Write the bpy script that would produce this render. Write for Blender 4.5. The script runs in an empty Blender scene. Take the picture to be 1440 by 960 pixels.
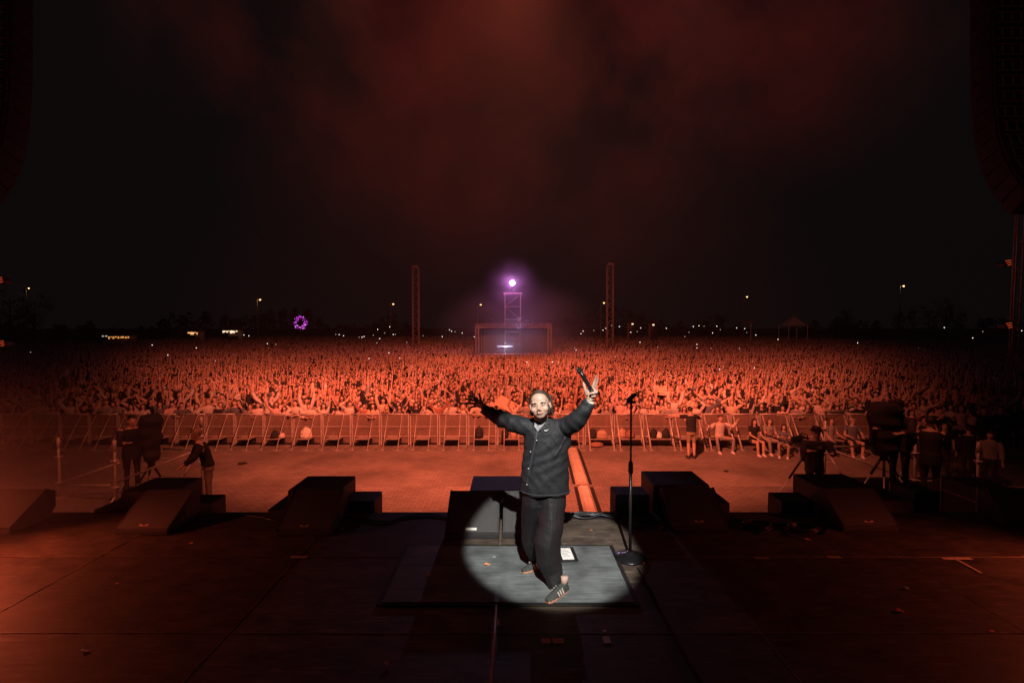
import bpy, math, random
import numpy as np
from mathutils import Vector, Matrix, Quaternion

random.seed(7)
RNG = np.random.default_rng(11)
scene = bpy.context.scene
COL = scene.collection

# ------------------------------------------------------------------ camera
F = 700.0                                   # focal length in photo pixels (photo is 1440 wide)
PHI = math.atan(20 / 700.0)
CAMZ = 2.33                                 # camera above the stage floor (z = 0)
GZ = -2.15                                  # ground level of the field and pit
cam_d = bpy.data.cameras.new('camera')
cam_d.sensor_width = 36.0
cam_d.lens = 36.0 * F / 1440.0
cam_d.clip_start = 0.05
cam_d.clip_end = 2000.0
cam = bpy.data.objects.new('camera', cam_d)
COL.objects.link(cam)
cam.location = (0, 0, CAMZ)
cam.rotation_euler = (math.pi / 2 - PHI, 0, 0)
scene.camera = cam
scene.view_settings.view_transform = 'Standard'
scene.view_settings.look = 'None'
scene.view_settings.exposure = 0.0
scene.view_settings.gamma = 1.0
scene.render.engine = 'CYCLES'
scene.cycles.max_bounces = 4
scene.cycles.diffuse_bounces = 2
scene.cycles.glossy_bounces = 2
scene.cycles.transmission_bounces = 2
scene.cycles.volume_bounces = 0
scene.cycles.use_denoising = True

def ray(px, py):
    u = (480 - py) / F
    c, s = math.cos(PHI), math.sin(PHI)
    return np.array([(px - 720) / F, c + s * u, -s + c * u])
def WY(px, py, Y):                          # point of a photo pixel at distance Y
    r = ray(px, py)
    return np.array([0, 0, CAMZ]) + r * (Y / r[1])
def WZ(px, py, Z=0.0):                      # point of a photo pixel on the level Z
    r = ray(px, py)
    return np.array([0, 0, CAMZ]) + r * ((Z - CAMZ) / r[2])

# ------------------------------------------------------------------ world: night sky with smoke lit red
world = bpy.data.worlds.new('World')
scene.world = world
world.use_nodes = True
nt = world.node_tree
nt.nodes.clear()
def N(t, typ, **kw):
    n = t.nodes.new(typ)
    for k, v in kw.items():
        setattr(n, k, v)
    return n
def build_sky():
    L = nt.links.new
    out = N(nt, 'ShaderNodeOutputWorld')
    bg = N(nt, 'ShaderNodeBackground')
    tc = N(nt, 'ShaderNodeTexCoord')
    # drifting smoke: layered noise, stretched along the direction it drifts
    mp = N(nt, 'ShaderNodeMapping'); mp.inputs['Scale'].default_value = (1.5, 1.2, 1.5)
    mp.inputs['Rotation'].default_value = (0.0, 0.5, 0.3)
    L(tc.outputs['Generated'], mp.inputs['Vector'])
    n1 = N(nt, 'ShaderNodeTexNoise'); n1.inputs['Scale'].default_value = 2.0; n1.inputs['Detail'].default_value = 7
    n1.inputs['Roughness'].default_value = 0.58; n1.inputs['Distortion'].default_value = 0.15
    L(mp.outputs['Vector'], n1.inputs['Vector'])
    r1 = N(nt, 'ShaderNodeValToRGB')
    r1.color_ramp.elements[0].position = 0.40; r1.color_ramp.elements[0].color = (0.0, 0.0, 0.0, 1)
    r1.color_ramp.elements[1].position = 0.68; r1.color_ramp.elements[1].color = (1, 1, 1, 1)
    L(n1.outputs['Fac'], r1.inputs['Fac'])
    # smoke bank sits above the field straight out from the stage
    dotn = N(nt, 'ShaderNodeVectorMath', operation='DOT_PRODUCT')
    nrm = N(nt, 'ShaderNodeVectorMath', operation='NORMALIZE')
    L(tc.outputs['Generated'], nrm.inputs[0])
    L(nrm.outputs[0], dotn.inputs[0])
    d = Vector((0.03, 0.72, 0.68)).normalized()
    dotn.inputs[1].default_value = d
    r2 = N(nt, 'ShaderNodeMapRange'); r2.interpolation_type = 'SMOOTHSTEP'
    r2.inputs['From Min'].default_value = 0.74; r2.inputs['From Max'].default_value = 1.0
    L(dotn.outputs['Value'], r2.inputs['Value'])
    mul = N(nt, 'ShaderNodeMath', operation='MULTIPLY')
    L(r1.outputs['Color'], mul.inputs[0]); L(r2.outputs['Result'], mul.inputs[1])
    mul2 = N(nt, 'ShaderNodeMath', operation='MULTIPLY_ADD')
    L(r2.outputs['Result'], mul2.inputs[0]); mul2.inputs[1].default_value = 0.07
    L(mul.outputs[0], mul2.inputs[2])
    mix = N(nt, 'ShaderNodeMix', data_type='RGBA')
    mix.inputs['A'].default_value = (0.0034, 0.0026, 0.0027, 1)
    mix.inputs['B'].default_value = (0.056, 0.0066, 0.0050, 1)
    L(mul2.outputs[0], mix.inputs['Factor'])
    L(mix.outputs['Result'], bg.inputs['Color'])
    bg.inputs['Strength'].default_value = 1.0
    L(bg.outputs[0], out.inputs['Surface'])
build_sky()

# ------------------------------------------------------------------ stage lighting
def spot(name, loc, aim, power, color, half_deg, blend, radius):
    d = bpy.data.lights.new(name, 'SPOT')
    d.energy = power; d.color = color
    d.spot_size = math.radians(2 * half_deg); d.spot_blend = blend
    d.shadow_soft_size = radius
    o = bpy.data.objects.new(name, d)
    COL.objects.link(o)
    o.location = loc
    v = Vector(aim) - Vector(loc)
    o.rotation_euler = v.to_track_quat('-Z', 'Y').to_euler()
    return o
RED = (1.0, 0.182, 0.090)
KEY = Vector((0.0, 7.4, 8.6))
def aim(p, pitch, yaw=0.0):
    c = math.cos(math.radians(pitch)); return Vector(p) + Vector((math.sin(math.radians(yaw)) * c, math.cos(math.radians(yaw)) * c, math.sin(math.radians(pitch))))
spot('front_follow_spot', (0.5, -3.06, 8.55), (0.42, 4.6, 0.64), 10200, (1.0, 0.94, 0.865), 4.5, 0.18, 0.05)
spot('red_wash_wide', KEY, aim(KEY, -33), 18500, RED, 52, 0.8, 0.25)
spot('pit_edge_left', (-5.5, 7.3, 7.5), (-9.6, 12.2, -1.5), 900, RED, 30, 0.9, 0.15)
spot('pit_edge_right', (5.5, 7.3, 7.5), (8.8, 12.0, -1.5), 700, RED, 28, 0.9, 0.15)
spot('red_wash_left', KEY + Vector((-2.5, 0, 0)), aim(KEY, -17, -19) - Vector((0, 0, 0)) + Vector((-2.5, 0, 0)), 19000, RED, 25, 0.9, 0.2)
spot('red_wash_right', KEY + Vector((2.5, 0, 0)), aim(KEY, -17, 19) + Vector((2.5, 0, 0)), 19000, RED, 25, 0.9, 0.2)
spot('red_wash_far', KEY + Vector((0.1, 0, 0.1)), aim(KEY, -9.5, 2) + Vector((0.1, 0, 0.1)), 34000, RED, 22, 1.0, 0.2)
spot('side_light_left', (-5.5, 4.9, 0.9), (-4.7, 4.6, 0.0), 95, (1.0, 0.13, 0.05), 68, 0.8, 0.1)
spot('side_light_right', (6.0, 4.3, 0.8), (5.2, 4.2, 0.0), 120, (1.0, 0.13, 0.05), 68, 0.8, 0.1)
spot('array_fill_right', (5.5, 1.5, 3.0), (11.4, 9.5, 7.5), 70, (1.0, 0.12, 0.05), 26, 0.8, 0.1)  # added fill to show the right array's back; no lamp known there
spot('array_fill_left', (-5.5, 1.5, 3.0), (-11.6, 9.5, 7.5), 6, (1.0, 0.12, 0.05), 26, 0.8, 0.1)  # same added fill, fainter, for the left array
spot('tower_follow_spot_beam', (0.0, 47.6, 6.55), (0.1, 3.0, 0.0), 1700, (0.80, 0.56, 0.92), 3.4, 0.5, 0.12)

# ------------------------------------------------------------------ materials
MATS = {}
def mat(name, color, rough=0.6, metal=0.0, vary=0.0, vscale=8.0, bump=0.0, bscale=40.0, emit=None, estr=0.0, spec=0.5, color2=None, coord='Object', coat=0.0):
    if name in MATS: return MATS[name]
    m = bpy.data.materials.new(name); m.use_nodes = True
    t = m.node_tree; b = t.nodes['Principled BSDF']
    b.inputs['Base Color'].default_value = (*color, 1)
    b.inputs['Roughness'].default_value = rough
    b.inputs['Metallic'].default_value = metal
    b.inputs['Specular IOR Level'].default_value = spec
    if coat: b.inputs['Coat Weight'].default_value = coat
    if emit:
        b.inputs['Emission Color'].default_value = (*emit, 1); b.inputs['Emission Strength'].default_value = estr
    if vary or color2 or bump:
        tc = N(t, 'ShaderNodeTexCoord')
    if vary or color2:
        n = N(t, 'ShaderNodeTexNoise'); n.inputs['Scale'].default_value = vscale; n.inputs['Detail'].default_value = 4
        n.inputs['Roughness'].default_value = 0.65
        t.links.new(tc.outputs[coord], n.inputs['Vector'])
        r = N(t, 'ShaderNodeValToRGB')
        c2 = color2 or tuple(c * (1 - vary) for c in color)
        r.color_ramp.elements[0].position = 0.35; r.color_ramp.elements[0].color = (*c2, 1)
        r.color_ramp.elements[1].position = 0.65; r.color_ramp.elements[1].color = (*color, 1)
        t.links.new(n.outputs['Fac'], r.inputs['Fac']); t.links.new(r.outputs['Color'], b.inputs['Base Color'])
    if bump:
        n2 = N(t, 'ShaderNodeTexNoise'); n2.inputs['Scale'].default_value = bscale; n2.inputs['Detail'].default_value = 3
        t.links.new(tc.outputs[coord], n2.inputs['Vector'])
        bp = N(t, 'ShaderNodeBump'); bp.inputs['Strength'].default_value = bump; bp.inputs['Distance'].default_value = 0.02
        t.links.new(n2.outputs['Fac'], bp.inputs['Height']); t.links.new(bp.outputs['Normal'], b.inputs['Normal'])
    MATS[name] = m
    return m

def rand_mat(name, colors, rough=0.8):      # one colour out of a list for every instance
    m = bpy.data.materials.new(name); m.use_nodes = True
    t = m.node_tree; b = t.nodes['Principled BSDF']; b.inputs['Roughness'].default_value = rough
    oi = N(t, 'ShaderNodeObjectInfo'); mu = N(t, 'ShaderNodeMath', operation='MULTIPLY'); fr = N(t, 'ShaderNodeMath', operation='FRACT')
    t.links.new(oi.outputs['Random'], mu.inputs[0]); mu.inputs[1].default_value = 7.31 + len(name)
    t.links.new(mu.outputs[0], fr.inputs[0])
    r = N(t, 'ShaderNodeValToRGB'); r.color_ramp.interpolation = 'CONSTANT'
    e = r.color_ramp.elements
    for i, c in enumerate(colors):
        el = e[i] if i < 2 else e.new(i / len(colors))
        el.position = i / len(colors); el.color = (*c, 1)
    t.links.new(fr.outputs[0], r.inputs['Fac']); t.links.new(r.outputs['Color'], b.inputs['Base Color'])
    return m

SKIN = mat('skin', (0.62, 0.42, 0.33), 0.55, vary=0.12, vscale=9)
SKIN2 = mat('skin_tan', (0.48, 0.30, 0.22), 0.55, vary=0.12, vscale=9)
HAIRS = {'dark-haired': mat('hair_dark', (0.025, 0.018, 0.014), 0.45, bump=0.4, bscale=90),
         'brown-haired': mat('hair_brown', (0.10, 0.055, 0.03), 0.45, bump=0.4, bscale=90),
         'fair-haired': mat('hair_fair', (0.42, 0.29, 0.16), 0.45, bump=0.4, bscale=90)}
TOPS = {'black': mat('top_black', (0.018, 0.018, 0.02), 0.85, bump=0.5, bscale=25),
        'white': mat('top_white', (0.62, 0.58, 0.55), 0.85, bump=0.5, bscale=25),
        'pale pink': mat('top_pink', (0.66, 0.46, 0.45), 0.85, bump=0.5, bscale=25),
        'grey': mat('top_grey', (0.30, 0.29, 0.29), 0.85, bump=0.5, bscale=25),
        'beige': mat('top_beige', (0.58, 0.48, 0.38), 0.85, bump=0.5, bscale=25),
        'rust': mat('top_rust', (0.36, 0.16, 0.11), 0.85, bump=0.5, bscale=25),
        'denim blue': mat('top_denim', (0.13, 0.14, 0.17), 0.85, bump=0.5, bscale=25)}
TROUS = mat('trousers_dark', (0.035, 0.035, 0.045), 0.85)
EYE = mat('eye_dark', (0.02, 0.012, 0.01), 0.3)
LIP = mat('lips', (0.34, 0.12, 0.10), 0.5)
BLACKM = mat('black_paint', (0.02, 0.02, 0.021), 0.55, vary=0.4, vscale=5, bump=0.15, bscale=60)
STEEL = mat('steel_tube', (0.62, 0.58, 0.54), 0.42, metal=0.25, vary=0.35, vscale=6)
ALU = mat('aluminium', (0.62, 0.55, 0.50), 0.45, metal=0.2, vary=0.3, vscale=5)
BLACKCLOTH = mat('black_cloth', (0.012, 0.012, 0.014), 0.9, bump=0.6, bscale=14)

# ------------------------------------------------------------------ mesh helpers
class MB:
    def __init__(s): s.v = []; s.f = []; s.m = []
    def add(s, vs, fs, m=0):
        o = len(s.v); s.v += [tuple(float(c) for c in p) for p in vs]
        for f in fs: s.f.append(tuple(i + o for i in f)); s.m.append(m)
    def box(s, c, size, R=None, m=0):
        hx, hy, hz = size[0] / 2, size[1] / 2, size[2] / 2
        vs = [Vector((x, y, z)) for x in (-hx, hx) for y in (-hy, hy) for z in (-hz, hz)]
        if R is not None: vs = [R @ v for v in vs]
        c = Vector(c); vs = [v + c for v in vs]
        s.add(vs, [(0, 1, 3, 2), (4, 6, 7, 5), (0, 4, 5, 1), (2, 3, 7, 6), (0, 2, 6, 4), (1, 5, 7, 3)], m)
    def b2(s, x0, x1, y0, y1, z0, z1, m=0):
        s.box(((x0 + x1) / 2, (y0 + y1) / 2, (z0 + z1) / 2), (x1 - x0, y1 - y0, z1 - z0), None, m)
    def tube(s, pts, rad, n=8, cap=True, m=0, flat=None, ref=None):
        pts = [np.array(p, float) for p in pts]
        if not hasattr(rad, '__len__'): rad = [rad] * len(pts)
        ref = np.array(ref if ref is not None else (0.0, 1.0, 0.0), float)
        o = len(s.v); prev = None
        for i, p in enumerate(pts):
            a = pts[max(i - 1, 0)]; b = pts[min(i + 1, len(pts) - 1)]
            t = b - a; t /= (np.linalg.norm(t) + 1e-9)
            if prev is None:
                r = ref if abs(t @ ref) < 0.95 else np.array([1.0, 0, 0])
            else: r = prev
            u = r - t * (r @ t); u /= (np.linalg.norm(u) + 1e-9); prev = u
            w = np.cross(t, u)
            fl = 1.0 if flat is None else (flat[i] if hasattr(flat, '__len__') else flat)
            for k in range(n):
                an = 2 * math.pi * k / n
                q = p + (u * math.cos(an) * fl + w * math.sin(an)) * rad[i]
                s.v.append(tuple(float(c) for c in q))
        for i in range(len(pts) - 1):
            for k in range(n):
                k2 = (k + 1) % n
                s.f.append((o + i * n + k, o + i * n + k2, o + (i + 1) * n + k2, o + (i + 1) * n + k)); s.m.append(m)
        if cap:
            s.f.append(tuple(o + k for k in range(n))[::-1]); s.m.append(m)
            e = o + (len(pts) - 1) * n
            s.f.append(tuple(e + k for k in range(n))); s.m.append(m)
    def rings(s, rs, n=16, m=0):            # rs: (centre, rx, ry) horizontal ellipses bottom/top
        o = len(s.v)
        for c, rx, ry in rs:
            for k in range(n):
                a = 2 * math.pi * k / n
                s.v.append((float(c[0] + rx * math.cos(a)), float(c[1] + ry * math.sin(a)), float(c[2])))
        for i in range(len(rs) - 1):
            for k in range(n):
                k2 = (k + 1) % n
                s.f.append((o + i * n + k, o + i * n + k2, o + (i + 1) * n + k2, o + (i + 1) * n + k)); s.m.append(m)
        s.f.append(tuple(o + k for k in range(n))[::-1]); s.m.append(m)
        e = o + (len(rs) - 1) * n
        s.f.append(tuple(e + k for k in range(n))); s.m.append(m)
    def ell(s, c, r, nu=12, nv=8, R=None, m=0):
        if not hasattr(r, '__len__'): r = (r, r, r)
        o = len(s.v)
        def P(x, y, z):
            v = Vector((x * r[0], y * r[1], z * r[2]))
            if R is not None: v = R @ v
            s.v.append((v.x + float(c[0]), v.y + float(c[1]), v.z + float(c[2])))
        P(0, 0, 1)
        for j in range(1, nv):
            t = math.pi * j / nv
            for k in range(nu):
                a = 2 * math.pi * k / nu
                P(math.sin(t) * math.cos(a), math.sin(t) * math.sin(a), math.cos(t))
        P(0, 0, -1)
        for k in range(nu):
            k2 = (k + 1) % nu
            s.f.append((o, o + 1 + k, o + 1 + k2)); s.m.append(m)
            for j in range(nv - 2):
                a = o + 1 + j * nu
                s.f.append((a + k, a + nu + k, a + nu + k2, a + k2)); s.m.append(m)
            a = o + 1 + (nv - 2) * nu
            s.f.append((a + k, o + 1 + (nv - 1) * nu, a + k2)); s.m.append(m)
    def cyl(s, a, b, r, n=10, m=0): s.tube([a, b], r, n, True, m)
    def mesh(s, name, mats, smooth=False):
        me = bpy.data.meshes.new(name)
        me.from_pydata(s.v, [], s.f)
        for mm in (mats if isinstance(mats, (list, tuple)) else [mats]): me.materials.append(mm)
        if any(s.m): me.polygons.foreach_set('material_index', s.m)
        if smooth: me.polygons.foreach_set('use_smooth', [True] * len(me.polygons))
        me.update()
        return me
    def build(s, name, mats, parent=None, smooth=False, bevel=0.0, loc=None, sub=0):
        o = bpy.data.objects.new(name, s.mesh(name, mats, smooth))
        COL.objects.link(o)
        if parent is not None: o.parent = parent
        if loc is not None: o.location = loc
        if bevel:
            b = o.modifiers.new('bevel', 'BEVEL'); b.width = bevel; b.segments = 2; b.limit_method = 'ANGLE'
        if sub:
            b = o.modifiers.new('sub', 'SUBSURF'); b.levels = sub; b.render_levels = sub
        return o
    def scaled(s, k):
        r = MB(); r.v = [tuple(c * k for c in p) for p in s.v]; r.f = s.f; r.m = s.m; return r

def remesh(mb, voxel, smooth=2, ratio=1.0, mats=None, assign=None, name='body', smf=0.5):
    me = mb.mesh(name, mats or [])
    o = bpy.data.objects.new(name, me); COL.objects.link(o)
    md = o.modifiers.new('r', 'REMESH'); md.mode = 'VOXEL'; md.voxel_size = voxel
    if smooth:
        sm = o.modifiers.new('s', 'SMOOTH'); sm.iterations = smooth; sm.factor = smf
    if ratio < 1:
        dc = o.modifiers.new('d', 'DECIMATE'); dc.ratio = ratio
    dg = bpy.context.evaluated_depsgraph_get()
    r = bpy.data.meshes.new_from_object(o.evaluated_get(dg))
    bpy.data.objects.remove(o, do_unlink=True); bpy.data.meshes.remove(me)
    r.name = name
    r.materials.clear()
    for mm in (mats if isinstance(mats, (list, tuple)) else [mats]): r.materials.append(mm)
    if assign:
        idx = [assign(p.center) for p in r.polygons]
        r.polygons.foreach_set('material_index', idx)
    else:
        r.polygons.foreach_set('material_index', [0] * len(r.polygons))
    r.polygons.foreach_set('use_smooth', [True] * len(r.polygons))
    r.update()
    return r

def link(name, me, parent=None, loc=None):
    o = bpy.data.objects.new(name, me); COL.objects.link(o)
    if parent is not None: o.parent = parent
    if loc is not None: o.location = loc
    return o
def tag(o, label=None, cat=None, group=None, kind=None):
    if label: o['label'] = label
    if cat: o['category'] = cat
    if group: o['group'] = group
    if kind: o['kind'] = kind
    return o
def thing(name, label, cat, loc=(0, 0, 0), rz=0.0, group=None):
    o = bpy.data.objects.new(name, None); COL.objects.link(o)
    o.empty_display_size = 0.1
    o.location = [float(c) for c in loc]; o.rotation_euler = (0, 0, rz)
    return tag(o, label, cat, group)
def copy_tree(o, loc=None, rz=None, parent=None, label=None):
    c = o.copy(); COL.objects.link(c)
    if parent is not None: c.parent = parent
    if loc is not None: c.location = [float(v) for v in loc]
    if rz is not None: c.rotation_euler = (0, 0, rz)
    if label: c['label'] = label
    for ch in o.children: copy_tree(ch, parent=c)
    return c
ORD = lambda n: {1: 'first', 2: 'second', 3: 'third', 4: 'fourth', 5: 'fifth', 6: 'sixth', 7: 'seventh', 8: 'eighth', 9: 'ninth', 10: 'tenth'}.get(n, '%d%s' % (n, 'th' if 10 < n % 100 < 14 else {1: 'st', 2: 'nd', 3: 'rd'}.get(n % 10, 'th')))

# ================================================================== SETTING
def brick_ground_mat():
    m = bpy.data.materials.new('pit_paving'); m.use_nodes = True
    t = m.node_tree; b = t.nodes['Principled BSDF']; L = t.links.new
    tc = N(t, 'ShaderNodeTexCoord')
    br = N(t, 'ShaderNodeTexBrick'); br.inputs['Scale'].default_value = 1.0
    br.inputs['Brick Width'].default_value = 0.22; br.inputs['Row Height'].default_value = 0.11
    br.inputs['Mortar Size'].default_value = 0.007; br.inputs['Bias'].default_value = 0.0
    br.inputs['Color1'].default_value = (0.34, 0.28, 0.24, 1); br.inputs['Color2'].default_value = (0.26, 0.21, 0.18, 1)
    br.inputs['Mortar'].default_value = (0.13, 0.11, 0.09, 1)
    mp = N(t, 'ShaderNodeMapping'); mp.inputs['Rotation'].default_value = (0, 0, 0.02)
    L(tc.outputs['Object'], mp.inputs['Vector'])
    nd = N(t, 'ShaderNodeTexNoise'); nd.inputs['Scale'].default_value = 0.8
    L(tc.outputs['Object'], nd.inputs['Vector'])
    L(mp.outputs['Vector'], br.inputs['Vector'])
    n = N(t, 'ShaderNodeTexNoise'); n.inputs['Scale'].default_value = 0.55; n.inputs['Detail'].default_value = 6
    L(tc.outputs['Object'], n.inputs['Vector'])
    r = N(t, 'ShaderNodeValToRGB')
    r.color_ramp.elements[0].position = 0.3; r.color_ramp.elements[0].color = (0.55, 0.55, 0.55, 1)
    r.color_ramp.elements[1].position = 0.7; r.color_ramp.elements[1].color = (1.08, 1.08, 1.08, 1)
    L(n.outputs['Fac'], r.inputs['Fac'])
    mx = N(t, 'ShaderNodeMix', data_type='RGBA', blend_type='MULTIPLY'); mx.inputs['Factor'].default_value = 1
    L(br.outputs['Color'], mx.inputs['A']); L(r.outputs['Color'], mx.inputs['B'])
    L(mx.outputs['Result'], b.inputs['Base Color'])
    b.inputs['Roughness'].default_value = 0.8
    bp = N(t, 'ShaderNodeBump'); bp.inputs['Strength'].default_value = 0.4; bp.inputs['Distance'].default_value = 0.012
    L(br.outputs['Fac'], bp.inputs['Height']); bp.invert = True
    L(bp.outputs['Normal'], b.inputs['Normal'])
    return m
g = MB(); g.add([(-1500, -200, 0), (1500, -200, 0), (1500, 1500, 0), (-1500, 1500, 0)], [(0, 1, 2, 3)])
tag(g.build('ground', mat('field', (0.06, 0.055, 0.045), 0.95, vary=0.5, vscale=0.4), loc=(0, 0, GZ - 0.004)), kind='structure')
def pit():
    o = thing('pit_paving', None, None, (0, 0, GZ)); tag(o, kind='structure')
    PM = brick_ground_mat(); MATS['paving'] = PM
    # the paving is laid in long bays parted by recessed joints
    ys = [6.0, 15.6, 19.6]
    for i in range(2):
        m = MB(); m.b2(-24, 24, ys[i] + 0.012, ys[i + 1] - 0.012, -0.05, 0.012); m.build('paving_bay', PM, o)
    dg = MB(); dg.b2(-24, 24, 6, 19.7, -0.06, 0.0); dg.build('paving_bed', mat('joint_dirt', (0.04, 0.035, 0.03), 0.95), o)
pit()
ZW = -1.55                                   # raised walkway in front of the stage
def walkway():
    o = thing('pit_walkway', None, None, (0, 0, ZW)); tag(o, kind='structure')
    PM = MATS['paving']
    for i, (a, b) in enumerate(((7.08, 9.6), (9.6, 12.06))):
        m = MB(); m.b2(-24, 24, a + .006, b - .006, -.12, 0.0); m.build('walkway_bay', PM, o)
    m = MB(); m.b2(-24, 24, 7.2, 11.9, GZ - ZW, -.125); m.build('walkway_base', mat('concrete_dark', (.12, .11, .1), .9), o)
walkway()

# stage floor: decks of about 2.05 x 1.25 m with thin joints
def stage_mat():
    m = bpy.data.materials.new('stage_deck'); m.use_nodes = True
    t = m.node_tree; b = t.nodes['Principled BSDF']; L = t.links.new
    tc = N(t, 'ShaderNodeTexCoord')
    geo = N(t, 'ShaderNodeNewGeometry')
    mp = N(t, 'ShaderNodeMapping'); mp.inputs['Scale'].default_value = (2.0, 3.0, 1.0)
    L(geo.outputs['Position'], mp.inputs['Vector'])
    n = N(t, 'ShaderNodeTexNoise'); n.inputs['Scale'].default_value = 1.6; n.inputs['Detail'].default_value = 8; n.inputs['Roughness'].default_value = 0.7
    L(mp.outputs['Vector'], n.inputs['Vector'])
    r = N(t, 'ShaderNodeValToRGB')
    r.color_ramp.elements[0].position = 0.32; r.color_ramp.elements[0].color = (0.020, 0.015, 0.012, 1)
    r.color_ramp.elements[1].position = 0.68; r.color_ramp.elements[1].color = (0.115, 0.084, 0.062, 1)
    L(n.outputs['Fac'], r.inputs['Fac'])
    # scuffs and scratches
    mp2 = N(t, 'ShaderNodeMapping'); mp2.inputs['Scale'].default_value = (1.2, 14.0, 1.0); mp2.inputs['Rotation'].default_value = (0, 0, 0.15)
    L(geo.outputs['Position'], mp2.inputs['Vector'])
    n2 = N(t, 'ShaderNodeTexNoise'); n2.inputs['Scale'].default_value = 3.0; n2.inputs['Detail'].default_value = 6
    L(mp2.outputs['Vector'], n2.inputs['Vector'])
    r2 = N(t, 'ShaderNodeValToRGB')
    r2.color_ramp.elements[0].position = 0.56; r2.color_ramp.elements[0].color = (0, 0, 0, 1)
    r2.color_ramp.elements[1].position = 0.66; r2.color_ramp.elements[1].color = (0.08, 0.07, 0.06, 1)
    L(n2.outputs['Fac'], r2.inputs['Fac'])
    ad = N(t, 'ShaderNodeMix', data_type='RGBA', blend_type='ADD'); ad.inputs['Factor'].default_value = 1
    L(r.outputs['Color'], ad.inputs['A']); L(r2.outputs['Color'], ad.inputs['B'])
    # each deck a little different
    oi = N(t, 'ShaderNodeObjectInfo')
    mr = N(t, 'ShaderNodeMapRange'); mr.inputs['To Min'].default_value = 0.5; mr.inputs['To Max'].default_value = 1.15
    L(oi.outputs['Random'], mr.inputs['Value'])
    mm = N(t, 'ShaderNodeMix', data_type='RGBA', blend_type='MULTIPLY'); mm.inputs['Factor'].default_value = 1
    L(ad.outputs['Result'], mm.inputs['A']); L(mr.outputs['Result'], mm.inputs['B'])
    L(mm.outputs['Result'], b.inputs['Base Color'])
    rr = N(t, 'ShaderNodeMapRange'); rr.inputs['To Min'].default_value = 0.45; rr.inputs['To Max'].default_value = 0.8
    L(n2.outputs['Fac'], rr.inputs['Value']); L(rr.outputs['Result'], b.inputs['Roughness'])
    bp = N(t, 'ShaderNodeBump'); bp.inputs['Strength'].default_value = 0.25; bp.inputs['Distance'].default_value = 0.01
    L(n.outputs['Fac'], bp.inputs['Height']); L(bp.outputs['Normal'], b.inputs['Normal'])
    return m
STAGE = stage_mat()
EDGE = mat('deck_edge', (0.34, 0.28, 0.23), 0.5, vary=0.7, vscale=3)
def stage():
    o = thing('stage_floor', None, None); tag(o, kind='structure')
    xs = [-0.13 + 2.03 * k for k in range(-5, 6)]
    ys = [6.20, 4.99, 3.73, 2.47, 1.2, -0.1]
    g_ = 0.004
    base = {}
    for j in range(len(ys) - 1):
        for i in range(len(xs) - 1):
            w, d = xs[i + 1] - xs[i] - 2 * g_, ys[j] - ys[j + 1] - 2 * g_
            key = round(d, 3)
            if key not in base:
                m = MB(); m.b2(-w / 2, w / 2, -d / 2, d / 2, -0.10, 0.0)
                base[key] = m.build('deck_panel', STAGE, o, bevel=0.003)
                p = base[key]
            else:
                p = base[key].copy(); COL.objects.link(p); p.parent = o
            p.location = ((xs[i] + xs[i + 1]) / 2, (ys[j] + ys[j + 1]) / 2, RNG.uniform(-0.002, 0.002))
    for j in range(1, len(ys) - 1):          # worn steel joint strips between the decks
        m = MB(); m.b2(xs[0], xs[-1], ys[j] - 0.003, ys[j] + 0.003, -0.02, 0.0035); m.build('joint_strip', EDGE, o)
    for i in range(1, len(xs) - 1):
        m = MB()
        for j in range(len(ys) - 1): m.b2(xs[i] - 0.0025, xs[i] + 0.0025, ys[j + 1] + 0.004, ys[j] - 0.004, -0.02, 0.003)
        m.build('joint_strip', EDGE, o)
    m = MB(); m.b2(-10.3, 10.3, -0.1, 6.19, -0.32, -0.11); m.build('deck_frame', BLACKM, o)
    m = MB(); m.b2(-10.3, 10.3, 6.215, 7.02, -0.38, -0.30); m.build('front_step', mat('step_ply', (0.02, 0.018, 0.016), 0.7, vary=0.4), o)
    # pleated black skirt down to the pit
    m = MB(); n = 420
    vs = []
    for k in range(n):
        x = -10.3 + 20.6 * k / (n - 1); y = 7.03 + 0.02 * math.sin(k * 1.3)
        vs += [(x, y, -0.33), (x, y + 0.02 * math.sin(k * 1.3 + 1), GZ + 0.02)]
    m.add(vs, [(2 * k, 2 * k + 2, 2 * k + 3, 2 * k + 1) for k in range(n - 1)]); m.build('stage_skirt', BLACKCLOTH, o, smooth=True)
stage()

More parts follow.
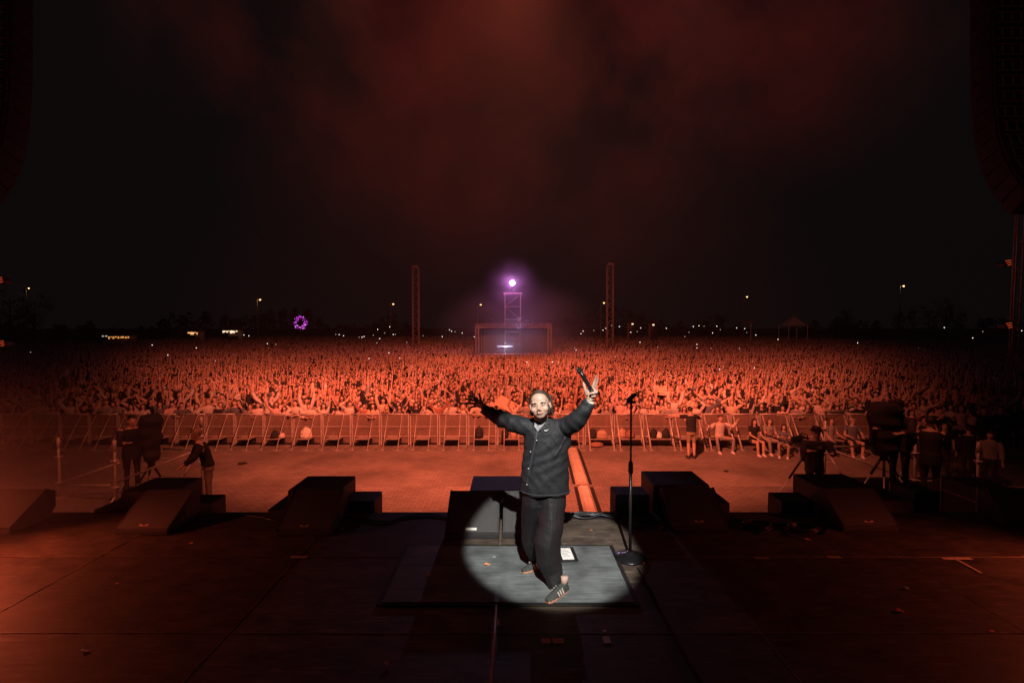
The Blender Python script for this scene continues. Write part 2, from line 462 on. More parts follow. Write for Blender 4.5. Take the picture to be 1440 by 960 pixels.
# ================================================================== PEOPLE: shared figure builder
def nrm(v): v = np.array(v, float); return v / np.linalg.norm(v)
def add_hand(mb, wrist, d, n, s=1.0, thumb=1, curl=0.15, spread=0.16, seg=6):
    """palm plus five tapering fingers; d = pointing direction, n = palm normal"""
    d = nrm(d); n = np.array(n, float); n = nrm(n - d * (n @ d)); w = np.cross(d, n) * thumb
    W = np.array(wrist, float)
    pc = [W, W + d * 0.03 * s, W + d * 0.06 * s, W + d * 0.092 * s]
    mb.tube(pc, [0.027 * s, 0.036 * s, 0.042 * s, 0.040 * s], 8, flat=[0.75, 0.45, 0.38, 0.34], ref=n)
    for k, (off, ln) in enumerate(((0.030, 0.072), (0.010, 0.080), (-0.011, 0.074), (-0.031, 0.058))):
        fd = nrm(d + w * (off / 0.03) * spread)
        a = W + d * 0.085 * s + w * off * s
        c = curl * (1 + 0.15 * k)
        fd2 = nrm(fd * math.cos(c) + n * math.sin(c)); fd3 = nrm(fd * math.cos(2 * c) + n * math.sin(2 * c))
        p1 = a + fd * ln * 0.42 * s; p2 = p1 + fd2 * ln * 0.33 * s; p3 = p2 + fd3 * ln * 0.27 * s
        mb.tube([a - fd * 0.02 * s, p1, p2, p3], [0.0105 * s, 0.0098 * s, 0.0088 * s, 0.0068 * s], seg)
    a = W + d * 0.025 * s + w * 0.026 * s
    td = nrm(d * 0.6 + w * 0.85)
    p1 = a + td * 0.04 * s; td2 = nrm(d * 0.9 + w * 0.5 + n * 0.15); p2 = p1 + td2 * 0.03 * s; p3 = p2 + td2 * 0.024 * s
    mb.tube([a - td * 0.015, p1, p2, p3], [0.014 * s, 0.0125 * s, 0.011 * s, 0.008 * s], seg)

def arm_points(side, d1, d2, sh=(0.185, 0.0, 1.40), l1=0.29, l2=0.25):
    S = np.array([side * sh[0], sh[1], sh[2]])
    d1 = nrm([side * d1[0], d1[1], d1[2]]); d2 = nrm([side * d2[0], d2[1], d2[2]])
    E_ = S + d1 * l1
    return S, E_, E_ + d2 * l2, d2
POSES = {  # name: (right arm dirs, left arm dirs, phrase)  dirs: (outward, y, z)
    'vee': (((0.7, -0.1, 0.75), (0.35, -0.1, 1)), ((0.7, -0.1, 0.75), (0.35, -0.1, 1)), 'both arms raised in a V', 'arms in a V'),
    'high': (((0.25, -0.1, 1), (-0.1, -0.05, 1)), ((0.25, -0.1, 1), (0.05, -0.1, 1)), 'both arms straight up', 'arms straight up'),
    'one': (((0.2, -0.4, -0.9), (-0.3, -1, 0.05)), ((0.3, -0.1, 1), (0.05, -0.1, 1)), 'one arm up and one hand on the rail', 'one arm raised'),
    'clap': (((0.5, -0.2, 0.85), (-0.85, -0.15, 0.75)), ((0.5, -0.2, 0.85), (-0.85, -0.15, 0.75)), 'hands clapping overhead', 'clapping overhead'),
    'rail': (((0.35, -0.6, -0.75), (-0.6, -0.8, 0.0)), ((0.35, -0.6, -0.75), (-0.6, -0.8, 0.0)), 'forearms folded on the rail', 'leaning on the rail'),
    'phone': (((0.3, -0.6, -0.45), (-0.45, -0.6, 0.75)), ((0.3, -0.6, -0.45), (-0.45, -0.6, 0.75)), 'both hands held up before the chest', 'hands before chest'),
    'heart': (((0.6, -0.35, 0.6), (-0.8, -0.2, 0.65)), ((0.6, -0.35, 0.6), (-0.8, -0.2, 0.65)), 'hands joined in a heart overhead', 'heart hands overhead'),
    'cheeks': (((0.5, -0.5, -0.5), (-0.5, -0.1, 1)), ((0.5, -0.5, -0.5), (-0.5, -0.1, 1)), 'hands held to the cheeks', 'hands on cheeks'),
    'wide': (((1, -0.1, 0.35), (0.6, -0.1, 1)), ((1, -0.1, 0.35), (0.6, -0.1, 1)), 'arms spread wide', 'arms spread wide'),
    'wave': (((0.5, -0.2, 0.8), (-0.4, -0.2, 1)), ((0.4, -0.3, -0.8), (-0.5, -0.9, 0.1)), 'one bent arm waving above the head', 'waving overhead'),
    'down': (((0.18, 0.0, -1), (0.05, -0.25, -1)), ((0.18, 0.0, -1), (0.05, -0.25, -1)), 'arms hanging down', 'arms down'),
}
def head_parts(mb, c, s=1.0, seg=12, detail=1):
    x, y, z = c
    def e(p, r, **k): mb.ell((x + p[0] * s, y + p[1] * s, z + p[2] * s), tuple(q * s for q in r), seg, max(6, seg * 2 // 3), **k)
    e((0, 0.012, 0.03), (0.076, 0.094, 0.088))
    e((0, -0.03, -0.015), (0.064, 0.062, 0.092))
    e((0, -0.028, -0.06), (0.056, 0.054, 0.05))
    if detail:
        e((0, -0.062, -0.098), (0.024, 0.02, 0.018))
        mb.tube([(x, y - 0.086 * s, z + 0.005 * s), (x, y - 0.108 * s, z - 0.034 * s)], [0.009 * s, 0.015 * s], 8)
        for sd in (-1, 1):
            e((sd * 0.03, -0.074, 0.022), (0.026, 0.018, 0.009))
            e((sd * 0.038, -0.06, -0.032), (0.024, 0.022, 0.022))
            e((sd * 0.077, 0.012, -0.008), (0.010, 0.020, 0.03))
def std_figure(pose, female=True, legs='stand', lean=0.0, arms=None, res=1, short=False, headturn=None):
    A = arms or POSES[pose][:2]
    body, top = MB(), MB()
    H = np.array([0, -0.02 - lean * 0.45, 1.585])
    seg = 10 if res else 5
    ns = 16 if res else 7
    ly = lambda z: -lean * max(0, z - 0.95) * 0.8
    # torso
    if female: R = [(0.80, .155, .115), (0.90, .172, .12), (1.05, .128, .095), (1.18, .135, .105), (1.30, .158, .12), (1.38, .172, .10), (1.43, .12, .075), (1.455, .062, .058)]
    else: R = [(0.80, .150, .115), (0.90, .158, .115), (1.05, .145, .105), (1.18, .158, .115), (1.30, .18, .12), (1.38, .19, .105), (1.43, .13, .08), (1.455, .066, .062)]
    body.rings([((0, ly(z), z), a, b) for z, a, b in R], ns)
    body.tube([(0, ly(1.4), 1.42), (0, H[1] + 0.01, 1.55)], [0.056, 0.052], seg)
    if res: head_parts(body, H, 1.0)
    else: body.ell(H, (0.074, 0.09, 0.115), 7, 5)
    for side, (d1, d2) in zip((-1, 1), A):
        S, E_, Wr, dd = arm_points(side, d1, d2, sh=(0.175 if female else 0.195, ly(1.38), 1.385))
        rr = 1.0 if female else 1.15
        body.tube([S * 0.9 + np.array([0, 0, 0.14]) * 0, S, (S + E_) / 2, E_, (E_ + Wr) / 2, Wr], [.045, .052 * rr, .043 * rr, .037 * rr, .036 * rr, .025 * rr], seg if res else 4)
        if res: add_hand(body, Wr, dd, (0, -1, 0.15) if dd[2] > 0.3 else (0, 0.2, -1), 1.0, thumb=-side, seg=5)
        else: body.tube([Wr, Wr + dd * 0.09, Wr + dd * 0.17], [0.03, 0.04, 0.018], 4, flat=0.5)
        cut = 0.62 if (short or female) else 1.0
        e2 = S + (E_ - S) * cut
        tp = [S * 0.55 + np.array([0, ly(1.38) * 0.45, 1.385 * 0.45]), S, (S + e2) / 2, e2] if (short or female) else [S, (S + E_) / 2, E_, E_ + (Wr - E_) * 0.75]
        top.tube(tp, [.062, .068 * rr, .060 * rr, .055 * rr], seg if res else 4)
    top.rings([((0, ly(z), z - (0.005 if z > 1.4 else 0)), a + .016, b + .016) for z, a, b in R[1:-1]], ns)
    foot = []
    if legs == 'stand':
        LP = [[(s * .085, 0, .86), (s * .095, -.01, .5), (s * .10, .015, .09)] for s in (-1, 1)]
    elif legs == 'none': LP = []
    else: LP = legs
    legm = MB()
    for a, k, f in LP:
        a, k, f = map(np.array, (a, k, f))
        body.tube([a, (a + k) / 2, k, (k * 2 + f) / 3, f], [.085, .075, .056, .055, .038], seg if res else 4)
        foot.append(f)
    for f in foot:
        body.tube([f + np.array([0, .03, -.04]), f + np.array([0, -.06, -.052]), f + np.array([0, -.15, -.062])], [.042, .04, .028], seg if res else 4, flat=1.0)
    # hair
    hair = MB()
    hx, hy, hz = H
    if female:
        hair.ell((hx, hy + 0.024, hz + 0.045), (0.088, 0.096, 0.09), 10, 8)
        for sd in (-1, 1):
            hair.tube([(sd * .058, hy + .0, hz + .09), (sd * .082, hy + .005, hz + .02), (sd * .086, hy + .012, hz - .07), (sd * .09, hy - .02, hz - .17), (sd * .085, hy - .03, hz - .24)], [.03, .034, .035, .036, .018], 6)
        hair.tube([(0, hy + .06, hz + .05), (0, hy + .085, hz - .05), (0, hy + .08, hz - .18), (0, hy + .08, hz - .27)], [.07, .075, .08, .05], 8, flat=.5, ref=(0, 1, 0))
    else:
        hair.ell((hx, hy + 0.022, hz + 0.048), (0.083, 0.098, 0.088), 10, 8)
        hair.ell((hx, hy - 0.03, hz + 0.10), (0.06, 0.055, 0.035), 8, 6)
    eyes = MB(); eyes.ell((hx, hy - .082, hz + .002), (.015, .010, .0085), 8, 5)
    mouth = MB(); mouth.ell((hx, hy - .088, hz - .062), (.026, .010, .0095), 8, 5)
    return body, top, hair, eyes, mouth
VARI = {}
def variant(pose, female):
    key = (pose, female)
    if key not in VARI:
        b, t, h, e, m = std_figure(pose, female, lean=0.22 if pose in ('rail', 'phone', 'cheeks') else 0.08)
        nm = 'person'
        bm = remesh(b, 0.0125, 1, 0.30, [SKIN, TROUS], lambda c: 1 if c.z < 0.93 else 0, 'body')
        tm = remesh(t, 0.016, 2, 0.35, [TOPS['black']], None, 'top')
        VARI[key] = (bm, tm, h.mesh('hair', HAIRS['dark-haired'], True), e.mesh('eyes', EYE, True), m.mesh('mouth', LIP, True))
    return VARI[key]
def add_part(name, me, parent, material=None):
    o = bpy.data.objects.new(name, me); COL.objects.link(o); o.parent = parent
    if material is not None:
        o.material_slots[0].link = 'OBJECT'; o.material_slots[0].material = material
    return o
def make_fan(x, y, pose, female, hair, top, sc, rz, label, group):
    t = thing('person', label, 'person', (x, y, GZ + (0.012 if y < 19.6 else 0)), rz, group)
    t.scale = (sc, sc, sc)
    bm, tm, hm, em, mm = variant(pose, female)
    add_part('body', bm, t, SKIN if RNG.random() < 0.75 else SKIN2)
    add_part('top', tm, t, TOPS[top]); add_part('hair', hm, t, HAIRS[hair])
    
    for sd in (-1, 1): add_part('eye', em, t).location = (sd * .031, 0, 0)
    add_part('mouth', mm, t)
    return t
def crowd_front():
    poses = ['vee', 'high', 'one', 'clap', 'rail', 'phone', 'heart', 'cheeks', 'wide', 'wave']
    pw = {0: [.05, .06, .16, .05, .24, .18, .06, .14, .0, .06], 1: [.18, .20, .18, .08, 0, .10, .12, .04, .02, .08], 2: [.26, .24, .14, .12, 0, .04, .06, 0, .04, .10], 3: [.3, .3, .1, .1, 0, .02, .06, 0, .02, .1]}
    tops = list(TOPS); tw = [.34, .20, .12, .10, .12, .05, .07]
    hairs = list(HAIRS); hw = [.5, .3, .2]
    left = [-18.9, -19.4, -19.9, -20.4]
    cnt = 0
    for row, n in enumerate((78, 76, 74, 70)):
        Y = 19.12 + 0.52 * row
        xs = []
        half = 1.03 * Y
        x0, x1 = (-half + 0.4), (half - 0.6)
        for i in range(n): xs.append(x0 + (x1 - x0) * (i + 0.5) / n + RNG.uniform(-.11, .11))
        for i, x in enumerate(xs):
            pose = poses[RNG.choice(len(poses), p=np.array(pw[row]) / sum(pw[row]))]
            fem = RNG.random() < 0.68
            top = tops[RNG.choice(len(tops), p=tw)]; hair = hairs[RNG.choice(3, p=hw)]
            sc = (0.94 if fem else 1.02) * RNG.uniform(0.93, 1.05) * (1 + 0.015 * row)
            if row == 0: sc *= 0.96
            who = 'woman' if fem else 'man'
            lab = '%s %s, %s top, %s, %s from left, %s row' % (hair, who, top, POSES[pose][3], ORD(i + 1), ('front', 'second', 'third', 'fourth')[row])
            y = Y + RNG.uniform(-.06, .06)
            if x > 14.6 and row == 0: y -= RNG.uniform(0, .8)
            make_fan(x, y, pose, fem, hair, top, sc, math.atan2(x - 0.3, y - 4) * -0.75 + RNG.uniform(-.3, .3), lab, 'fans packed against the crowd barrier')
            cnt += 1
crowd_front()

# ------------------------------------------------------------------ the mass of the crowd behind: one object
def crowd_mass():
    SK = rand_mat('crowd_skin', [(0.66, .45, .36), (0.55, .36, .27), (0.42, .27, .2), (0.62, .42, .34)])
    TP = rand_mat('crowd_tops', [(.02, .02, .022), (.62, .60, .58), (.018, .018, .02), (.35, .28, .24), (.55, .42, .38), (.03, .03, .04), (.25, .24, .24), (.5, .2, .17), (.012, .012, .014), (.42, .36, .30)])
    HR = rand_mat('crowd_hair', [(.03, .02, .015), (.09, .05, .03), (.02, .015, .012), (.30, .2, .11)])
    protos = []
    pc = bpy.data.collections.new('crowd_kinds')
    for pose, fem in [('vee', 1), ('high', 1), ('one', 1), ('clap', 0), ('heart', 1), ('wave', 0), ('vee', 0), ('high', 0), ('wide', 1), ('phone', 1), ('one', 0), ('high', 1)]:
        b, t, h, e, m_ = std_figure(pose, bool(fem), legs='none', res=0)
        m = MB()
        for src, mi in ((b, 0), (t, 1), (h, 2), (e, 2)):
            off = len(m.v); m.v += src.v; m.f += [tuple(i + off for i in f) for f in src.f]; m.m += [mi] * len(src.f)
        me = m.mesh('fan', [SK, TP, HR], True)
        o = bpy.data.objects.new('fan_kind', me); pc.objects.link(o); protos.append(o)
    P, rot, scl, idx = [], [], [], []
    Y = 21.25
    k = 0
    while Y < 150:
        step = 0.50 if Y < 45 else (0.50 + (Y - 45) * 0.02)
        dx = 0.50 if Y < 45 else 0.50 + (Y - 45) * 0.011
        half = min(1.05 * Y + 2, 75)
        x = -half
        while x < half:
            xx = x + RNG.uniform(-.2, .2); yy = Y + RNG.uniform(-.2, .2)
            fo = (abs(xx - 0.0) < 4.6 and 46.0 < yy < 56)
            gap = (yy > 60 and math.sin(xx * .11) + math.sin(xx * .047 + 1) > 1.1)
            if not fo and RNG.random() < 0.95 and not (gap and RNG.random() < .5):
                P.append((xx, yy, GZ)); rot.append((0, 0, math.atan2(xx, yy) * -0.8 + RNG.uniform(-.4, .4)))
                s = RNG.uniform(.90, 1.09); scl.append((s, s, s)); idx.append(int(RNG.integers(0, len(protos))))
            x += dx
        Y += step; k += 1
    me = bpy.data.meshes.new('crowd'); me.from_pydata(P, [], [])
    for nm, typ, data, key in (('rot', 'FLOAT_VECTOR', rot, 'vector'), ('scl', 'FLOAT_VECTOR', scl, 'vector'), ('idx', 'INT', idx, 'value')):
        a = me.attributes.new(nm, typ, 'POINT'); a.data.foreach_set(key, np.array(data).ravel())
    o = link('crowd', me)
    ng = bpy.data.node_groups.new('crowd_nodes', 'GeometryNodeTree')
    ng.interface.new_socket('Geometry', in_out='INPUT', socket_type='NodeSocketGeometry')
    ng.interface.new_socket('Geometry', in_out='OUTPUT', socket_type='NodeSocketGeometry')
    gi = ng.nodes.new('NodeGroupInput'); go = ng.nodes.new('NodeGroupOutput')
    ip = ng.nodes.new('GeometryNodeInstanceOnPoints'); ci = ng.nodes.new('GeometryNodeCollectionInfo')
    ci.inputs['Collection'].default_value = pc; ci.inputs['Separate Children'].default_value = True; ci.inputs['Reset Children'].default_value = True
    def attr(nm, dt):
        n = ng.nodes.new('GeometryNodeInputNamedAttribute'); n.data_type = dt; n.inputs['Name'].default_value = nm
        return [s for s in n.outputs if s.enabled and s.name == 'Attribute'][0]
    L = ng.links.new
    L(gi.outputs[0], ip.inputs['Points']); L(ci.outputs[0], ip.inputs['Instance'])
    ip.inputs['Pick Instance'].default_value = True
    L(attr('idx', 'INT'), ip.inputs['Instance Index']); L(attr('rot', 'FLOAT_VECTOR'), ip.inputs['Rotation']); L(attr('scl', 'FLOAT_VECTOR'), ip.inputs['Scale'])
    L(ip.outputs[0], go.inputs[0])
    md = o.modifiers.new('crowd', 'NODES'); md.node_group = ng
    tag(o, 'dense crowd of fans with raised arms filling the field', 'crowd', kind='stuff')
    print('crowd', len(P))
crowd_mass()
# ================================================================== BARRIER
def barrier_panel(kind):
    t = thing('barrier_panel', 'grey steel crowd barrier panel', 'barrier', group='crowd barrier panels across the pit')
    w = 1.09
    m = MB(); m.b2(-w / 2 + .02, w / 2 - .02, 0.0, 0.008, 0.10, 1.15)
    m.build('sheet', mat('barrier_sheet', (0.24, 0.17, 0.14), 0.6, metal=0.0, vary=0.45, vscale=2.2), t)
    m = MB(); m.tube([(-w / 2 + .004, 0, 1.19), (w / 2 - .004, 0, 1.19)], 0.028, 10); m.build('top_rail', ALU, t, smooth=True)
    for z in (0.72, 0.36): m = MB(); m.b2(-w / 2 + .03, w / 2 - .03, -0.028, -0.002, z - .012, z + .012); m.build('cross_rail', ALU, t)
    for x in (-w / 2 + .03, w / 2 - .03): m = MB(); m.b2(x - .022, x + .022, -0.03, 0.02, 0.03, 1.165); m.build('post', ALU, t)
    m = MB(); m.b2(-w / 2 + .01, w / 2 - .01, -0.95, 0.9, 0.0, 0.022); m.build('floor_plate', mat('floor_plate', (0.30, 0.26, 0.23), 0.6, metal=0.0, vary=0.5, vscale=3), t)
    r, xs = (0.016, (-0.27, 0.27)) if kind == 0 else (0.033, (-0.435, 0.435))
    for x in xs:
        m = MB(); m.tube([(x, -0.02, 1.165), (x, -0.80, 0.03)], r, 8); m.b2(x - .04, x + .04, -0.86, -0.74, 0.022, 0.034); m.b2
        a = MB(); a.tube([(x, -0.02, 1.165), (x, -0.80, 0.03)], r, 8); a.build('strut', ALU, t, smooth=True)
        a = MB(); a.b2(x - .05, x + .05, -0.88, -0.74, 0.0225, 0.034); a.build('strut_foot', ALU, t)
    m = MB(); m.b2(xs[0] + .02, xs[1] - .02, -0.50, -0.03, 0.33, 0.352)
    m.build('step', mat('step_plate', (0.40, 0.34, 0.30), 0.55, metal=0.0, vary=0.3, vscale=4), t)
    if kind == 0:
        m = MB(); m.b2(xs[0] + .02, xs[1] - .02, -0.035, -0.031, 0.10, 0.325); m.build('step_shade', BLACKM, t)  # black sheet set in for the shade under the step
    return t
YB = 18.72
def barriers():
    k0 = barrier_panel(0); k1 = barrier_panel(1)
    xs = [-0.02 + 1.1 * k for k in range(-18, 13)]
    f0 = f1 = True; nl = nr = 0
    for x in xs:
        right = x > 2.8
        src, first = (k1, f1) if right else (k0, f0)
        o = src if first else copy_tree(src)
        if right: f1 = False; nr += 1
        else: f0 = False; nl += 1
        o.location = (x, YB, GZ + 0.012)
        o['label'] = ('crowd barrier panel with thick paired struts, %s to the right of the microphone stand' % ORD(nr)) if right else ('crowd barrier panel with two thin struts and a step, %s from the left end' % ORD(nl))
barriers()

# ================================================================== LOUDSPEAKERS ON THE STAGE EDGE
GRILLE = mat('grille', (0.060, 0.061, 0.063), 0.5, metal=0.2, bump=0.5, bscale=160)
CAB = mat('cabinet_paint', (0.016, 0.016, 0.017), 0.6, bump=0.6, bscale=130)
SIDE = mat('cabinet_side', (0.05, 0.045, 0.042), 0.6, bump=0.4, bscale=120)
def wedge(x0, x1, y0, y1, h, label, group='floor monitor wedges along the stage edge', z0=0.0, badge='bars', grp=True):
    """monitor wedge whose grille slopes up away from the camera"""
    cx, cy = (x0 + x1) / 2, (y0 + y1) / 2
    w, d = x1 - x0, y1 - y0
    t = thing('stage_monitor', label, 'monitor speaker', (cx, cy, z0), 0, group)
    s = 0.055                                # lip height at the front
    prof = [(-d / 2, 0.0), (-d / 2, s), (d / 2 - 0.10, h), (d / 2, h - 0.05), (d / 2 + 0.0, 0.12), (d / 2 - 0.10, 0.0)]
    m = MB(); n = len(prof)
    vs = [(-w / 2, y, z) for y, z in prof] + [(w / 2, y, z) for y, z in prof]
    m.add(vs, [tuple(range(n)), tuple(range(n, 2 * n))[::-1]] + [(i, i + n, (i + 1) % n + n, (i + 1) % n) for i in range(n)])
    m.build('cabinet', CAB, t, bevel=0.008)
    sl = math.atan2(h - s, d - 0.10); L = math.hypot(h - s, d - 0.10)
    R = Matrix.Rotation(sl, 3, 'X')
    mid = Vector((0, (-d / 2 + d / 2 - 0.10) / 2, (s + h) / 2)); nrm_ = R @ Vector((0, 0, 1))
    g_ = MB(); g_.box(mid + nrm_ * 0.006, (w - 0.035, L - 0.03, 0.014), R)
    go = g_.build('grille', GRILLE, t, bevel=0.004)
    # frame lip round the grille
    for sx in (-1, 1):
        f = MB(); f.box(mid + nrm_ * 0.008 + Vector((sx * (w / 2 - 0.010), 0, 0)), (0.012, L - 0.01, 0.018), R); f.build('grille_rail', SIDE, t)
    if badge:
        p = mid + R @ Vector((0, -L / 2 + 0.055, 0.016))
        b_ = MB()
        if badge == 'plate':
            b_.box(p + R @ Vector((-0.01, 0, 0)), (0.125, 0.032, 0.004), R)
            b_.build('badge', mat('badge_white', (0.72, 0.72, 0.7), 0.5), go)
        else:
            for dx, ww, hh in ((-.035, .03, .022), (.035, .03, .022), (0, .05, .008)):
                b_ = MB(); b_.box(p + R @ Vector((dx, -0.006 if ww > .04 else 0.004, 0)), (ww, hh, 0.004), R)
                b_.build('badge', mat('badge_bright', (0.62, 0.45, 0.36), 0.4), go)
    for sx in (-1, 1):
        hnd = MB(); hnd.box((sx * (w / 2 + 0.001), 0.06, h * 0.42), (0.006, 0.15, 0.07)); hnd.build('side_handle', BLACKM, t)
    return t
def flat_box(x0, x1, y0, y1, z0, z1, label, group='front fill speakers on the stage step', side=SIDE):
    t = thing('front_fill_speaker', label, 'speaker', ((x0 + x1) / 2, (y0 + y1) / 2, z0), 0, group)
    w, d, h = x1 - x0, y1 - y0, z1 - z0
    m = MB(); m.b2(-w / 2, w / 2, -d / 2, d / 2, 0.0, h); m.build('cabinet', SIDE, t, bevel=0.012)
    m = MB(); m.b2(-w / 2 + .005, w / 2 - .005, -d / 2 + .005, d / 2 - .005, h - 0.002, h + 0.008); m.build('lid', CAB, t, bevel=0.004)
    m = MB(); m.b2(-w / 2 + .03, w / 2 - .03, d / 2 - .004, d / 2 + .012, 0.04, h - 0.03); m.build('grille', GRILLE, t)
    for sx in (-1, 1):
        m = MB(); m.b2(sx * w / 2 - .006, sx * w / 2 + .006, -0.08, 0.08, h * .45, h * .45 + .07); m.build('handle', BLACKM, t)
    return t
def speakers():
    wedge(-0.745, -0.145, 5.42, 6.06, .36, 'left of the two spotlit monitors behind the singer, with white badge', badge='plate')
    wedge(-0.105, 0.49, 5.42, 6.06, .36, 'spotlit floor monitor directly behind the singer\'s legs', badge=None)
    wedge(-2.65, -2.03, 5.50, 6.12, .36, 'black floor monitor in the cluster between left cameramen and singer')
    wedge(-4.46, -3.86, 5.52, 6.12, .36, 'black floor monitor in front of the left cameramen')
    wedge(-6.28, -5.66, 5.55, 6.12, .36, 'hazy floor monitor at the far left stage edge')
    wedge(1.83, 2.47, 5.62, 6.14, .37, 'black floor monitor just right of the microphone stand')
    wedge(3.78, 4.42, 5.62, 6.14, .37, 'black floor monitor in front of the right camera tripods')
    wedge(5.80, 6.42, 5.78, 6.16, .36, 'black floor monitor cut by the right picture edge')
    Z0 = -0.30
    for a, b, z1, lab in ((-3.10, -2.86, .012, 'low deck box at the left of the cluster left of the singer'), (2.52, 2.76, .10, 'low deck box right of the speaker beside the microphone stand'), (4.62, 5.06, .135, 'low black deck box right of the tall fill speaker by the right tripods'), (-5.30, -4.97, .012, 'low black deck box left of the far left tall fill speaker')):
        flat_box(a, b, 6.24, 6.90, Z0, z1, lab, 'low deck boxes beside the fill speakers')
    flat_box(-0.54, 0.13, 6.24, 6.86, Z0, .26, 'black fill speaker behind the two spotlit monitors')
    flat_box(-2.84, -2.17, 6.24, 6.86, Z0, .26, 'tall black fill speaker behind the monitor left of the singer')
    flat_box(-2.16, -1.76, 6.30, 6.70, Z0, .10, 'low black fill speaker between left cluster and spotlit monitors')
    flat_box(-4.95, -4.30, 6.24, 6.86, Z0, .24, 'tall black fill speaker in front of the left cameraman')
    flat_box(-4.22, -3.86, 6.30, 6.66, Z0, .07, 'low black fill speaker at the feet of the bent cameraman')
    flat_box(1.79, 2.50, 6.24, 6.86, Z0, .33, 'tall black fill speaker behind the monitor beside the microphone stand')
    flat_box(1.31, 1.74, 6.24, 6.60, Z0, .20, 'low black fill speaker behind the microphone stand')
    flat_box(3.90, 4.60, 6.24, 6.86, Z0, .29, 'tall black fill speaker below the right camera operator')
    flat_box(3.42, 3.84, 6.24, 6.60, Z0, .12, 'low black fill speaker left of the right tripods')
    # dark flight cases by the right stage corner
    for x0, x1, y0, y1, z1, lab in ((5.15, 5.6, 7.0, 7.5, -.10, 'low dark flight case beside the right railing foot'), (5.75, 6.1, 7.05, 7.5, -.02, 'dark flight case between right railing and edge monitor'), (6.7, 7.2, 7.1, 7.7, .02, 'tall dark flight case at the right picture edge')):
        t = thing('flight_case', lab, 'case', ((x0 + x1) / 2, (y0 + y1) / 2, -1.0))
        m = MB(); w, d = x1 - x0, y1 - y0; m.b2(-w / 2, w / 2, -d / 2, d / 2, 0, z1 + 1.0); m.build('shell', CAB, t, bevel=.01)
        for sx in (-1, 1):
            for sy in (-1, 1):
                m = MB(); m.b2(sx * w / 2 - .012, sx * w / 2 + .012, sy * d / 2 - .012, sy * d / 2 + .012, 0, z1 + 1.01); m.build('corner_edge', EDGE, t)
        m = MB(); m.b2(-w / 2 - .004, w / 2 + .004, -d / 2 - .004, d / 2 + .004, z1 + .78, z1 + .80); m.build('seam_strip', EDGE, t)
    r = thing('pit_riser', 'dark riser in the pit under the right flight cases', 'riser', (6.1, 7.5, GZ))
    m = MB(); m.b2(-1.2, 1.2, -0.62, 0.6, 1.09, 1.148); m.build('deck', CAB, r)
    for sx in (-1, 1):
        for sy in (-.5, .5): m = MB(); m.b2(sx * 1.1 - .03, sx * 1.1 + .03, sy - .03, sy + .03, 0.0, 1.088); m.build('leg', STEEL, r)
speakers()

